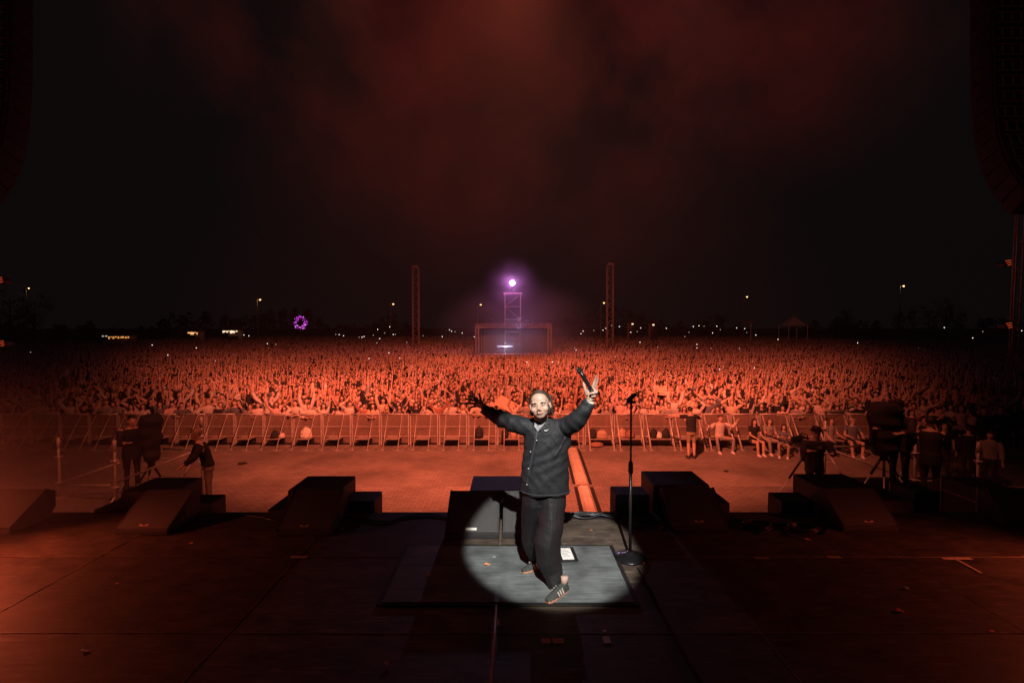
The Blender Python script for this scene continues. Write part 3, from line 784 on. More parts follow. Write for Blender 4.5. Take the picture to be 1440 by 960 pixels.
# ================================================================== THINGS ON THE STAGE FLOOR
def stage_things():
    # mat under the singer (slightly skewed black lino with a border)
    c = [WZ(570, 768), WZ(862, 768), WZ(900, 853), WZ(527, 855)]
    y1, y0 = c[0][1], c[2][1]; x0 = (c[0][0] + c[3][0]) / 2; x1 = (c[1][0] + c[2][0]) / 2
    t = thing('performance_mat', 'dark grey floor mat the singer stands on, half inside the spotlight', 'mat', ((x0 + x1) / 2, (y0 + y1) / 2, 0.006))
    w, d = x1 - x0, y1 - y0
    m = MB(); m.b2(-w / 2, w / 2, -d / 2, d / 2, 0, 0.012)
    m.build('border', mat('mat_border', (0.008, 0.008, 0.008), 0.6), t, bevel=0.003)
    # surface in boards with fine joints
    mm = bpy.data.materials.new('mat_surface'); mm.use_nodes = True
    T = mm.node_tree; B = T.nodes['Principled BSDF']; L = T.links.new
    tc = N(T, 'ShaderNodeTexCoord'); mp = N(T, 'ShaderNodeMapping'); mp.inputs['Scale'].default_value = (1.2, 22, 1)
    L(tc.outputs['Object'], mp.inputs['Vector'])
    n = N(T, 'ShaderNodeTexNoise'); n.inputs['Scale'].default_value = 2.2; n.inputs['Detail'].default_value = 7; n.inputs['Roughness'].default_value = .7
    L(mp.outputs['Vector'], n.inputs['Vector'])
    r = N(T, 'ShaderNodeValToRGB'); r.color_ramp.elements[0].position = .3; r.color_ramp.elements[0].color = (.072, .084, .087, 1)
    r.color_ramp.elements[1].position = .75; r.color_ramp.elements[1].color = (.21, .237, .242, 1)
    L(n.outputs['Fac'], r.inputs['Fac'])
    n3 = N(T, 'ShaderNodeTexNoise'); n3.inputs['Scale'].default_value = 3.5; n3.inputs['Detail'].default_value = 5
    L(tc.outputs['Object'], n3.inputs['Vector'])
    r3 = N(T, 'ShaderNodeValToRGB'); r3.color_ramp.elements[0].position = .35; r3.color_ramp.elements[0].color = (.5, .5, .5, 1); r3.color_ramp.elements[1].position = .62; r3.color_ramp.elements[1].color = (1, 1, 1, 1)
    L(n3.outputs['Fac'], r3.inputs['Fac'])
    mx = N(T, 'ShaderNodeMix', data_type='RGBA', blend_type='MULTIPLY'); mx.inputs['Factor'].default_value = 1
    L(r.outputs['Color'], mx.inputs['A']); L(r3.outputs['Color'], mx.inputs['B']); L(mx.outputs['Result'], B.inputs['Base Color'])
    B.inputs['Roughness'].default_value = .55
    bp = N(T, 'ShaderNodeBump'); bp.inputs['Strength'].default_value = .3; bp.inputs['Distance'].default_value = .01
    L(n.outputs['Fac'], bp.inputs['Height']); L(bp.outputs['Normal'], B.inputs['Normal'])
    bd = 5; dd = (d - .07) / bd
    for i in range(bd):
        a = -d / 2 + .035 + i * dd
        m = MB(); m.b2(-w / 2 + .045, w / 2 - .045, a + .0012, a + dd - .0012, .011, .0165 + (i % 2) * .0008); m.build('mat_strip', mm, t)
    # set list tablet
    p = WZ(798, 783)
    t = thing('set_list_board', 'white sheet in a black frame lying by the singer\'s feet', 'set list', (p[0], p[1], .020), 0.06)
    m = MB(); m.b2(-.085, .085, -.155, .155, 0, .016); m.build('frame', mat('tablet_black', (.01, .01, .01), .4), t, bevel=.003)
    m = MB(); m.b2(-.068, .048, -.125, .125, .0155, .018); s = m.build('sheet', mat('paper', (.75, .75, .73), .7), t)
    for k in range(5):
        m = MB(); wd = .06 + .03 * ((k * 7) % 3) / 2; m.b2(-.055, -.055 + wd, .085 - k * .035, .092 - k * .035, .018, .0184); m.build('text_line', mat('ink', (.12, .12, .12), .7), s)
    # microphone stand
    x, y = 1.20, 5.00
    p = WZ(886, 785); x, y = p[0], p[1]
    t = thing('microphone_stand', 'empty black straight microphone stand with round base right of the singer', 'microphone stand', (x, y, 0))
    BK = mat('stand_black', (.014, .014, .015), .35, metal=.3)
    m = MB(); m.rings([((0, 0, .0), .155, .155), ((0, 0, .012), .165, .165), ((0, 0, .022), .160, .160), ((0, 0, .042), .10, .10), ((0, 0, .055), .045, .045), ((0, 0, .075), .028, .028)], 32)
    m.build('base', mat('stand_base', (.03, .03, .033), .25, metal=.7, bump=.1), t, smooth=True)
    m = MB(); m.cyl((0, 0, .06), (0, 0, .90), .0155, 12); m.build('lower_tube', BK, t, smooth=True)
    m = MB(); m.tube([(0, 0, .86), (0, 0, .88), (0, 0, .97), (0, 0, .99)], [.017, .026, .024, .012], 12); m.build('clutch', BK, t, smooth=True)
    m = MB(); m.cyl((0, 0, .97), (0, 0, 1.60), .010, 10); m.build('upper_tube', BK, t, smooth=True)
    m = MB(); m.tube([(0, 0, 1.58), (0, .0, 1.63)], [.018, .016], 10); m.build('swivel', BK, t, smooth=True)
    m = MB(); m.tube([(-.03, .03, 1.60), (.0, .0, 1.63), (.035, -.03, 1.665)], [.016, .02, .021], 10); m.build('microphone_clip', BK, t, smooth=True)
    m = MB(); m.tube([(-.045, 0, 1.585), (.045, 0, 1.585)], [.014, .014], 8); m.build('knob', BK, t, smooth=True)
    # cable bundle on the edge behind the mat
    for k in range(7):
        m = MB(); ph = RNG.uniform(0, 6); pts = []
        for i in range(22):
            u = i / 21; pts.append((.46 + u * .86, 5.98 + .10 * (k / 6) + .03 * math.sin(ph + u * 9 + k), .02 + .028 * abs(math.sin(ph + u * 5))))
        m.tube(pts, .011, 6); o = m.build('cable', mat('cable_rubber', (.02, .022, .025), .35), smooth=True)
        tag(o, 'black cable in the edge bundle right of the singer, %s from the front' % ORD(k + 1), 'cable', 'cables bundled on the stage edge')
    rs = random.Random(3)
    for k, (x0, y0, x1, y1, lab) in enumerate(((1.9, 5.58, 1.5, 6.1, 'black cable curling out from the monitor beside the microphone stand'), (2.6, 5.9, 3.6, 5.75, 'black cable between the two right monitors, nearest the edge'), (2.7, 5.6, 3.75, 5.95, 'black cable looping in front of the right small speaker'), (3.1, 5.5, 3.8, 5.7, 'short cable left of the right monitor'),
                                               (-2.0, 5.95, -.8, 6.05, 'black cable between left cluster and spotlit monitors'), (-3.8, 6.0, -2.75, 6.0, 'black cable between the two left monitor clusters'), (4.5, 6.0, 5.7, 6.05, 'black cable between right monitor and edge monitor'))):
        m = MB(); pts = []
        for i in range(26):
            u = i / 25; pts.append((x0 + (x1 - x0) * u + .06 * math.sin(u * 11 + k), y0 + (y1 - y0) * u + .09 * math.sin(u * 8 + 2 * k), .010))
        m.tube(pts, .0085, 6); tag(m.build('stage_cable', MATS.get('cable_rubber') or mat('cable_rubber', (.02, .022, .025), .35), smooth=True), lab, 'cable')
    for k, (x, y, lab) in enumerate(((2.85, 5.72, 'coil of black cable right of the microphone stand monitor'), (3.35, 5.66, 'coil of black cable left of the right monitor'), (1.62, 5.75, 'coil of cable behind the microphone stand'))):
        m = MB(); pts = []
        for i in range(70): a = i * .36; rr2 = .12 + .012 * math.sin(a * 1.7 + k); pts.append((x + rr2 * 1.3 * math.cos(a), y + rr2 * math.sin(a), .012 + .0012 * i * .5))
        m.tube(pts, .0085, 5); tag(m.build('cable_coil', mat('cable_rubber', (.02, .022, .025), .35), smooth=True), lab, 'cable')
    # cable ramp in the pit
    A, B_ = WZ(815, 668, GZ), WZ(804.5, 632, GZ)
    an = math.atan2(B_[0] - A[0], B_[1] - A[1]); ln = math.hypot(B_[0] - A[0], B_[1] - A[1])
    t = thing('cable_ramp', 'far section of pale cable ramp reaching the barrier right of the singer', 'cable ramp', ((A[0] + B_[0]) / 2, (A[1] + B_[1]) / 2, GZ + .013), -an)
    RT = mat('ramp_top', (.62, .55, .45), .7, vary=.25, vscale=2); RU = mat('rubber', (.015, .015, .015), .8)
    def ramp(t, a0, a1, nseg, w=.30):
        sl = (a1 - a0) / nseg
        for i in range(nseg):
            a = a0 + i * sl
            m = MB(); m.add([(-w, a + .005, 0), (-w + .06, a + .005, .07), (w - .06, a + .005, .07), (w, a + .005, 0), (-w, a + sl - .005, 0), (-w + .06, a + sl - .005, .07), (w - .06, a + sl - .005, .07), (w, a + sl - .005, 0)],
                            [(0, 1, 2, 3), (7, 6, 5, 4), (0, 4, 5, 1), (1, 5, 6, 2), (2, 6, 7, 3), (3, 7, 4, 0)])
            m.build('ramp_section', RT, t)
        for sx in (-1, 1):
            m = MB(); m.b2(sx * (w + .045) - .04, sx * (w + .045) + .04, a0, a1, 0, .035); m.build('rubber_edge', RU, t)
    ramp(t, -ln / 2 - .9, ln / 2, 4, .19)
    A2, B2 = WZ(830.5, 720, ZW), WZ(821, 687, ZW)
    an2 = math.atan2(B2[0] - A2[0], B2[1] - A2[1]); ln2 = math.hypot(B2[0] - A2[0], B2[1] - A2[1])
    t2 = thing('cable_ramp', 'near section of pale cable ramp running up to the stage right of the singer', 'cable ramp', ((A2[0] + B2[0]) / 2, (A2[1] + B2[1]) / 2, ZW + .002), -an2)
    ramp(t2, -ln2 / 2 - .8, ln2 / 2 + .05, 3, .145)
    # white cable / seam running to the camera
    a, b = WZ(698, 853), WZ(690, 962)
    m = MB(); m.tube([(a[0], a[1], .012), ((a[0] + b[0]) / 2 + .004, (a[1] + b[1]) / 2, .012), (b[0], b[1] - .3, .012)], .008, 8)
    tag(m.build('cable_or_shadow', mat('pale_cable', (.32, .28, .30), .4), smooth=True), 'pale cable running from the mat straight towards the camera', 'cable')
    m = MB(); a, b = WZ(897, 800), WZ(985, 962)  # dark strip stands in for the microphone stand's cast shadow
    pts = []
    for i in range(10): u = i / 9; pts.append((a[0] + (b[0] - a[0]) * u + .012 * math.sin(u * 7), a[1] + (b[1] - a[1]) * u, .009))
    m.tube(pts, .009, 6); tag(m.build('cable_or_shadow', BLACKCLOTH, smooth=True), 'painted shadow strip running from the microphone stand towards the camera', 'cable')
    # tape marks
    def tape(px0, px1, py0, py1, color, lab, rz=0, nm='tape_mark'):
        a, b = WZ(px0, py1), WZ(px1, py0)
        m = MB(); w_, d_ = abs(WZ(px1, py1)[0] - a[0]), abs(b[1] - a[1]); m.b2(-w_ / 2, w_ / 2, -d_ / 2, d_ / 2, 0, .0012)
        o = m.build(nm, mat('tape_%d' % int(color[0] * 1000 + color[2] * 10), color, .6, vary=.2, vscale=30), loc=((a[0] + b[0]) / 2, (a[1] + b[1]) / 2, .005)); o.rotation_euler = (0, 0, rz)
        tag(o, lab, 'tape')
    tape(761, 774, 898, 905, (.5, .2, .16), 'left of two reddish tape pieces near the bottom centre')
    tape(777, 793, 898, 905, (.5, .2, .16), 'right of two reddish tape pieces near the bottom centre')
    tape(848, 858, 895, 905, (.55, .48, .5), 'pale tape square right of the bottom centre')
    tape(699, 703, 871, 880, (.5, .25, .12), 'orange tape piece beside the pale floor cable')
    tape(409, 432, 782, 785, (.6, .4, .3), 'bright tape strip on the floor left of the mat')
    tape(1061, 1081, 784, 786, (.5, .35, .28), 'thin tape strip on the seam right of the microphone stand')
    tape(1163, 1182, 782, 785, (.5, .35, .28), 'tape strip on the seam below the right monitor')
    tape(1325, 1366, 784, 787, (.6, .5, .42), 'crossbar of the pale T mark on the right floor')
    a, b = WZ(1345, 787), WZ(1380, 806)
    m = MB(); L_ = math.hypot(b[0] - a[0], b[1] - a[1]); m.b2(0, L_, -.012, .012, 0, .0012)
    o = m.build('tape_mark', mat('tape_T', (.6, .5, .42), .6), loc=(a[0], a[1], .0065)); o.rotation_euler = (0, 0, math.atan2(b[1] - a[1], b[0] - a[0])); tag(o, 'slanting stem of the pale T mark on the right floor', 'tape')
    # confetti scraps
    spots = [(695, 786, 'white paper scrap on the lit mat'), (684, 797, 'orange leaf scrap on the lit mat'), (546, 934, 'red scrap near the bottom left of the mat'), (165, 821, 'scrap on the left floor, halfway down'),
             (120, 915, 'pale scrap at the lower left'), (603, 812, 'scrap on the dark side of the mat'), (850, 888, 'scrap above the pale tape square'), (1265, 860, 'orange scrap on the right floor'), (1273, 828, 'pale scrap on the right floor'),
             (831, 746, 'orange leaf on the brown floor behind the mat'), (480, 745, 'scrap beside the left cluster monitor'), (268, 765, 'scrap in front of the left monitor'), (1108, 752, 'scrap between the two right monitors'), (1136, 760, 'scrap left of the right monitor'),
             (1058, 732, 'scrap on the edge between right monitors'), (1395, 888, 'scrap at the lower right'), (1160, 735, 'pale scrap by the corner of the right monitor')]
    for k, (px, py, lab) in enumerate(spots):
        p = WZ(px, py); m = MB(); r_ = .018 + .008 * ((k * 5) % 3)
        n_ = 7; vs = [(r_ * (1 + .3 * math.sin(k + 3 * i)) * math.cos(i * 2 * math.pi / n_), r_ * .7 * math.sin(i * 2 * math.pi / n_), .004 + .006 * ((i * k) % 3)) for i in range(n_)] + [(0, 0, .002)]
        m.add(vs, [(i, (i + 1) % n_, n_) for i in range(n_)])
        white = 'white' in lab or 'pale' in lab
        tag(m.build('paper_scrap', mat('scrap_white', (.7, .68, .66), .7) if white else mat('scrap_orange', (.55, .2, .08), .7), loc=(p[0], p[1], .02 if 'mat' in lab and 'behind' not in lab and 'bottom' not in lab else .006)), lab, 'litter')
stage_things()

# ================================================================== THE SINGER
def singer():
    Y0 = 4.5
    root = thing('person', 'singer in black jacket and trousers with arms outspread, holding a microphone, in the spotlight', 'person', (0.32, 4.5, 0))
    off = Vector((-0.32, -4.5, 0))
    def P(px, py, Y=Y0): return WY(px, py, Y)
    def put(o): o.location = off; o.parent = root; return o
    K = Y0 / F                                # metres per photo pixel at the singer
    SK_ = mat('singer_skin', (0.50, 0.315, 0.24), .5, vary=.10, vscale=14)
    # --- skin body: head, neck, core, hands, ankles
    b = MB()
    hc = P(759.6, 569.5, 4.40)
    tilt = Matrix.Rotation(math.radians(-7), 3, 'Y') @ Matrix.Rotation(math.radians(-7), 3, 'X') @ Matrix.Rotation(math.radians(-10), 3, 'Z')
    def H(p): v = tilt @ Vector([p[0] * 1.12, p[1] * 1.02, p[2] * 1.01]); return (hc[0] + v.x, hc[1] + v.y, hc[2] + v.z)
    def he(p, r, nu=18, nv=12): b.ell(H(p), (r[0] * 1.12, r[1] * 1.02, r[2] * 1.01), nu, nv, R=tilt)
    he((0, .015, .035), (.076, .096, .088)); he((0, -.03, .045), (.064, .057, .066)); he((0, -.034, -.004), (.0665, .058, .088)); he((0, -.032, -.045), (.062, .056, .058)); he((0, -.05, -.085), (.038, .034, .030)); he((-.03, -.042, -.05), (.032, .038, .044)); he((.03, -.042, -.05), (.032, .038, .044))
    b.tube([H((0, -.084, .018)), H((0, -.097, -.006)), H((0, -.112, -.034))], [.010, .012, .0165], 10)
    for sd in (-1, 1):
        he((sd * .013, -.1, -.04), (.0085, .011, .009)); he((sd * .032, -.074, .026), (.027, .016, .012)); he((sd * .040, -.062, -.032), (.030, .026, .030)); he((sd * .080, .012, -.01), (.011, .02, .033))
        he((sd * .031, -.0765, .004), (.018, .0125, .012))
    he((0, -.090, -.060), (.023, .010, .0055)); he((0, -.088, -.071), (.020, .010, .006)); he((0, -.07, -.066), (.034, .02, .022))
    b.tube([P(762, 607, 4.50), P(761, 594, 4.47), P(760, 578, 4.44)], [.075, .062, .064], 14)
    b.rings([(P(766, 690), .15, .10), (P(767, 650), .15, .11), (P(767, 612), .17, .11), (P(764, 600), .11, .08)][::1], 16)
    # right arm of his (viewer left), reaching back
    sl_l = [P(757, 602, 4.50), P(742, 598, 4.50), P(728, 595.5, 4.56), P(712, 591.5, 4.64), P(698, 585, 4.76), P(683, 577, 4.90)]
    b.tube(sl_l, [.05, .055, .05, .045, .04, .032], 10)
    w0 = P(681, 572, 4.93)
    b.tube([sl_l[-1], w0], [.032, .028], 10)
    palm = P(671, 566, 5.0)
    d = nrm(palm - w0)
    b.tube([w0, w0 + (palm - w0) * .5, palm], [.028, .038, .042], 10, flat=[.8, .55, .45], ref=(0, 1, 0))
    def fing(pts, r0, r1): 
        n_ = len(pts); b.tube(pts, [1.18 * (r0 + (r1 - r0) * i / (n_ - 1)) for i in range(n_)], 8)
    for (bx, by), (mx_, my), (tx, ty) in (((670, 560), (664, 557.5), (657.5, 555.5)), ((668.5, 563.5), (661, 561.5), (653.5, 560.5)), ((668.5, 567), (661, 567), (654, 567.5)), ((670, 570.5), (664, 572), (658.5, 574))):
        fing([P(bx + 2, by, 4.99), P((bx + mx_) / 2, (by + my) / 2, 5.0), P(mx_, my, 5.0), P(tx, ty, 4.98)], .0115, .008)
    fing([P(677, 567, 4.97), P(675.5, 560, 4.95), P(673.5, 552.5, 4.93)], .0135, .0095)
    # left arm of his (viewer right)
    sl_r = [P(775, 600, 4.50), P(791, 598, 4.50), P(803, 595, 4.44), P(813, 587.5, 4.38), P(822, 575, 4.34), P(829, 564, 4.33)]
    b.tube(sl_r, [.05, .06, .055, .05, .042, .033], 10)
    yh = 4.32
    b.tube([sl_r[-1], P(830, 559, yh), P(830, 553, yh), P(830.5, 546.5, yh)], [.031, .031, .040, .040], 12, flat=[.8, .75, .58, .5], ref=(0, 1, 0))
    # thumb up along the far side of the microphone
    fing([P(825, 555, yh - .01), P(823, 548, yh - .02), P(821.5, 542, yh - .02), P(820.8, 536.5, yh - .015)], .015, .0095)
    # two fingers pointing up, slightly apart
    fing([P(832, 549, yh), P(834.5, 541, yh - .005), P(837, 534, yh - .01), P(838.8, 526.8, yh - .02)], .012, .008)
    fing([P(834, 550, yh + .015), P(837, 543, yh + .01), P(839.5, 537, yh + .005), P(840.8, 531, yh)], .012, .008)
    # ring and little finger curled round the handle
    fing([P(835, 551, yh), P(840, 549.5, yh - .015), P(839, 551.5, yh - .05), P(833, 552.5, yh - .055), P(829, 553.5, yh - .05)], .0125, .0095)
    fing([P(834, 555, yh + .005), P(838.5, 554.5, yh - .01), P(837, 556.5, yh - .035), P(831.5, 557.5, yh - .042)], .0115, .0085)
    # legs (skin under trousers) and ankles
    b.tube([P(778, 700, 4.5), P(772, 750, 4.42), P(777, 795, 4.40), P(791, 826, 4.38), P(792, 832, 4.36)], [.08, .06, .05, .036, .034], 10)
    b.tube([P(752, 700, 4.5), P(747, 748, 4.60), P(752, 778, 4.72), P(757, 797, 4.78)], [.08, .06, .045, .034], 10)
    me = remesh(b, .0055, 4, 1.0, [SK_], None, 'body', .5)
    put(link('body', me))
    # --- facial features
    for sd in (-1, 1):
        e = MB(); e.ell(H((sd * .031, -.0855, .002)), (.0135, .006, .0040), 12, 8, R=tilt); eo = put(e.build('eye', mat('eye_white', (.55, .5, .48), .3), smooth=True))
        i_ = MB(); i_.ell(H((sd * .030, -.0900, .002)), (.0058, .0034, .0042), 10, 6, R=tilt); o = i_.build('iris', EYE, eo, smooth=True)
        l_ = MB(); l_.tube([H((sd * .016, -.086, .003)), H((sd * .030, -.0925, .0085)), H((sd * .046, -.082, .003))], [.0024, .0042, .0026], 6); put(l_.build('eyelid', mat('lid', (.32, .17, .14), .6), smooth=True))
        w_ = MB(); w_.tube([H((sd * .014, -.0935, .020)), H((sd * .030, -.0965, .0265)), H((sd * .050, -.084, .022))], [.0036, .0054, .0028], 6); put(w_.build('eyebrow', mat('brow', (.13, .07, .045), .8), smooth=True))
    m = MB(); m.tube([H((-.026, -.088, -.0655)), H((-.010, -.0975, -.064)), H((0, -.0985, -.0655)), H((.010, -.0975, -.064)), H((.026, -.087, -.0635))], [.0018, .0040, .0044, .0040, .0018], 6); put(m.build('mouth', mat('lip_line', (.42, .19, .16), .5), smooth=True))
    for sd in (-1, 1):
        m = MB(); m.ell(H((sd * .0075, -.112, -.047)), (.0032, .0030, .0018), 8, 6, R=tilt); put(m.build('nostril', mat('nostril', (.22, .09, .07), .8), smooth=True))
    # --- hair: swept back, falling behind the ears
    hb = MB()
    hb.ell(H((0, .030, .050)), (.092, .094, .085), 20, 14, R=tilt); hb.ell(H((.052, .045, -.02)), (.048, .045, .075), 14, 10, R=tilt); hb.ell(H((-.040, .050, -.02)), (.042, .042, .065), 14, 10, R=tilt)
    strands = []
    for k in range(46):
        u = -1 + 2 * k / 45
        x0 = u * .066
        z0 = .100 - .055 * u * u; y0 = -.052 + .062 * abs(u) ** 2.2
        side = 1 if u > 0 else -1
        dx = side * (.073 + .012 * abs(math.sin(k * 2.3)))
        low = -.070 - .03 * abs(math.sin(k * 1.7)) if abs(u) > .12 else -.07
        if side < 0: low *= .88; dx *= .93
        bx = dx * (abs(u) ** .35)
        pts = [H((x0, y0, z0)), H((x0 * 1.12, y0 + .03, z0 + .022)), H((x0 * .6 + bx * .5, .035, .095 - .03 * abs(u))), H((bx, .052 - .014 * abs(u), .035)), H((bx * 1.04, .055 - .015 * abs(u), -.03)), H((bx * 1.02 + .010 * side * math.sin(k), .052 - .012 * abs(u), low * 1.0))]
        hb.tube(pts, [.009, .018, .023, .021, .018, .010], 6)
    put(link('hair', remesh(hb, .0055, 5, 1.0, [mat('singer_hair', (.062, .034, .020), .5, vary=.5, vscale=40, bump=.5, bscale=120)], None, 'hair')))
    for k in range(16):
        sd = 1 if k % 2 else -1
        m = MB(); r0 = RNG.uniform(-.01, .01)
        m.tube([H((sd * .070, .01 + r0, .05)), H((sd * (.080 + r0), .0, .0)), H((sd * (.080 + r0 * .6), .02 + r0, -.045)), H((sd * (.084 + 1.6 * r0), .02, -.080 + r0))], [.004, .0055, .005, .002], 5)
        put(m.build('hair_strand', mat('singer_hair', (.16, .095, .055)), smooth=True))
    # --- jacket
    JK = mat('jacket_cloth', (.0095, .0112, .0155), .72, bump=.35, bscale=22, vary=.3, vscale=7)
    j = MB()
    def rr(px, py, hw, ry, dY=0.0): c = P(px, py, Y0 + dY); return (c, hw * K, ry)
    j.rings([rr(767, 692, 35, .155), rr(766.5, 680, 34.6, .158), rr(766.3, 664, 34, .155), rr(767, 648, 33, .15), rr(767.8, 630, 31.8, .145), rr(767.5, 616, 31, .138), rr(766.5, 606, 31, .128), rr(765.5, 598, 28, .11), rr(764, 591.5, 21, .088), rr(762.5, 586.5, 14, .072)], 40)
    def sleeve(path, rads, nf=26, amp=.006):
        # resample with folds running round the sleeve
        pts = [np.array(p) for p in path]; out, ro = [], []
        segs = len(pts) - 1
        for i in range(nf + 1):
            u = i / nf * segs; k_ = min(int(u), segs - 1); f_ = u - k_
            p = pts[k_] * (1 - f_) + pts[k_ + 1] * f_
            r = rads[k_] * (1 - f_) + rads[k_ + 1] * f_
            out.append(p); ro.append(r + amp * .28 * math.sin(i * 1.35 + 1.1 * math.sin(i * .7)) * (1 if i > 4 else .2))
        j.tube(out, ro, 18)
    sleeve([P(757, 603, 4.50), P(740, 600, 4.50), P(722, 595, 4.56), P(709, 590.5, 4.66), P(696, 583.5, 4.78), P(682.5, 576.5, 4.90)], [.085, .084, .083, .083, .070, .056])
    sleeve([P(775, 603, 4.50), P(791, 601, 4.50), P(803, 597, 4.44), P(813, 589.5, 4.38), P(822, 576.5, 4.34), P(829.5, 564.5, 4.33)], [.085, .090, .088, .083, .070, .050], 30, .008)
    # hanging cloth fold under the arm pit, viewer right
    j.tube([P(788, 604, 4.48), P(797, 612, 4.48), P(799, 630, 4.5)], [.06, .05, .02], 12)
    # diagonal drag folds on the chest
    for (a, b2, r) in (((795, 612), (778, 636), .007), ((738, 668), (758, 676), .006), ((797, 660), (776, 670), .006), ((797, 640), (783, 652), .006)):
        pa, pb = P(*a), P(*b2)
        def surf(px, py, e=0.004):
            q = P(px, py); dx = (q[0] - P(767, py)[0]) / (32 * K); dx = max(-.97, min(.97, dx)); return np.array([q[0], Y0 - (.148 * math.sqrt(1 - dx * dx)) - e, q[2]])
        j.tube([surf(*a), surf((a[0] + b2[0]) / 2, (a[1] + b2[1]) / 2 + 1.5), surf(*b2)], [r * .5, r, r * .4], 8)
    jm = remesh(j, .0068, 3, 1.0, [JK], None, 'jacket', .5)
    # soft creasing of the cloth
    co = np.zeros(len(jm.vertices) * 3); jm.vertices.foreach_get('co', co); co = co.reshape(-1, 3)
    no = np.zeros(len(jm.vertices) * 3); jm.vertices.foreach_get('normal', no); no = no.reshape(-1, 3)
    x_, y_, z_ = co.T
    fold = (.004 + .004 * np.clip(np.abs(x_ - .30) * 5 - 1, 0, 1)) * (1 - 1.9 * np.abs(np.sin(15 * z_ + 22 * np.abs(x_ - .3) + 1.6 * np.sin(9 * x_ + 7 * z_))) ** .7) * (.6 + .4 * np.sin(17 * x_ + 11 * z_)) + .0025 * np.sin(46 * z_ - 30 * x_ + 3 * np.sin(11 * z_)) + .002 * np.sin(60 * x_ + 9 * z_ + 4 * np.sin(13 * z_))
    co += no * fold[:, None]; jm.vertices.foreach_set('co', co.ravel()); jm.update()
    jo = put(link('jacket', jm))
    def front(px, py, e=.006, cx=767, hw=32, ry=.15):
        q = P(px, py); dx = (q[0] - P(cx, py)[0]) / (hw * K); dx = max(-.98, min(.98, dx))
        return np.array([q[0], Y0 - ry * math.sqrt(1 - dx * dx) - e, q[2]])
    # placket, buttons, hem band, collar
    pl = MB(); pts = [front(px, py, .003, ry=r) for px, py, r in ((755, 601, .125), (752, 615, .14), (748, 635, .15), (744, 655, .155), (741.5, 675, .158), (740, 691, .156))]
    pl.tube(pts, .010, 8, flat=.5, ref=(0, 1, 0)); put(pl.build('placket', mat('placket_cloth', (.026, .029, .036), .7), smooth=True))
    for px, py, r in ((753.5, 614, .142), (745.5, 630, .152), (742.5, 653.5, .158), (740.5, 676, .158)):
        m = MB(); c = front(px, py, .016, ry=r); m.ell(c, (.0065, .004, .0065), 10, 6); put(m.build('button', mat('button', (.38, .38, .38), .3), smooth=True))
    # logo on the chest: a small tick-shaped emblem
    lg = MB(); pts2 = [(764.4, 599.6), (765.2, 601.3), (766.3, 601.6), (768, 600.6), (770, 599.0)]
    lg.tube([front(a, b_, .004, ry=.128) for a, b_ in pts2], [.0022, .0058, .0062, .004, .0012], 8, flat=.7, ref=(0, 1, 0)); put(lg.build('emblem', mat('emblem_white', (.5, .5, .5), .5), smooth=True))
    cl = MB()
    for sd in (-1, 1):
        pts = []
        for k in range(7):
            a = math.pi / 2 - sd * (math.pi * .90) * k / 6
            c = P(762, 591.5, 4.47); pts.append((c[0] + .078 * math.cos(a) - .002, c[1] + .070 * math.sin(a), c[2] - .024 * (k / 6) ** 2 + .008))
        tip = pts[-1]; pts.append((tip[0] + sd * .03 + .003, tip[1] - .012, tip[2] - .033))
        cl.tube(pts, [.018] * 5 + [.019, .021, .004], 8, flat=.55, ref=(0, 0, 1))
    put(link('collar', remesh(cl, .005, 1, 1, [mat('collar_cloth', (.03, .033, .04), .7)], None, 'collar')))
    # light undershirt and chain in the open neck
    us = MB(); us.add([tuple(front(752, 590, .0, ry=.09)), tuple(front(766.5, 591, .0, ry=.09)), tuple(front(762, 596, .003, ry=.115)), tuple(front(755.5, 602.5, .012, ry=.125)), tuple(front(750.5, 596.5, .003, ry=.115))], [(0, 1, 2, 3, 4)])
    o = us.build('undershirt', mat('undershirt', (.34, .33, .34), .8, vary=.75, vscale=90, color2=(.08, .09, .11)), smooth=False)
    sd_ = o.modifiers.new('s', 'SOLIDIFY'); sd_.thickness = .006; put(o)
    for px0, py0, px1, py1 in ((733, 689.5, 800, 689.5),):
        hm = MB(); pts = []
        for k in range(25):
            a = math.pi + math.pi * k / 24; c = P(767, 688.5); pts.append((c[0] + (35.2 * K) * math.cos(a), c[1] + .157 * math.sin(a), c[2]))
        hm.tube(pts, .0045, 6); put(hm.build('hem', mat('placket_cloth', (.026, .029, .036), .7), smooth=True))
    # cuffs and bracelets
    m = MB(); a, c = P(828.4, 567.5, 4.33), P(829.4, 563.5, 4.328); m.tube([a, c], [.047, .043], 18); put(m.build('cuff', mat('knit_cuff', (.50, .44, .38), .8, vary=.3, vscale=60), smooth=True))
    for q, colr in ((561.2, (.62, .56, .46)), (559.3, (.40, .30, .2))):
        m = MB(); c = P(829.8, q, 4.325)
        pts = [(c[0] + .036 * math.cos(t_), c[1] + .031 * math.sin(t_), c[2] + .008 * math.cos(t_)) for t_ in np.linspace(0, 2 * math.pi, 20)]
        m.tube(pts, .0042, 6); put(m.build('bracelet', mat('bracelet_%d' % int(q), colr, .5), smooth=True))
    # --- trousers
    TR = mat('trouser_cloth', (.0115, .0100, .013), .6, bump=.3, bscale=20, vary=.25, vscale=6)
    tm = MB()
    tm.rings([rr(764, 704, 29, .10), rr(765, 696, 30, .12), rr(766, 684, 30, .125)], 30)
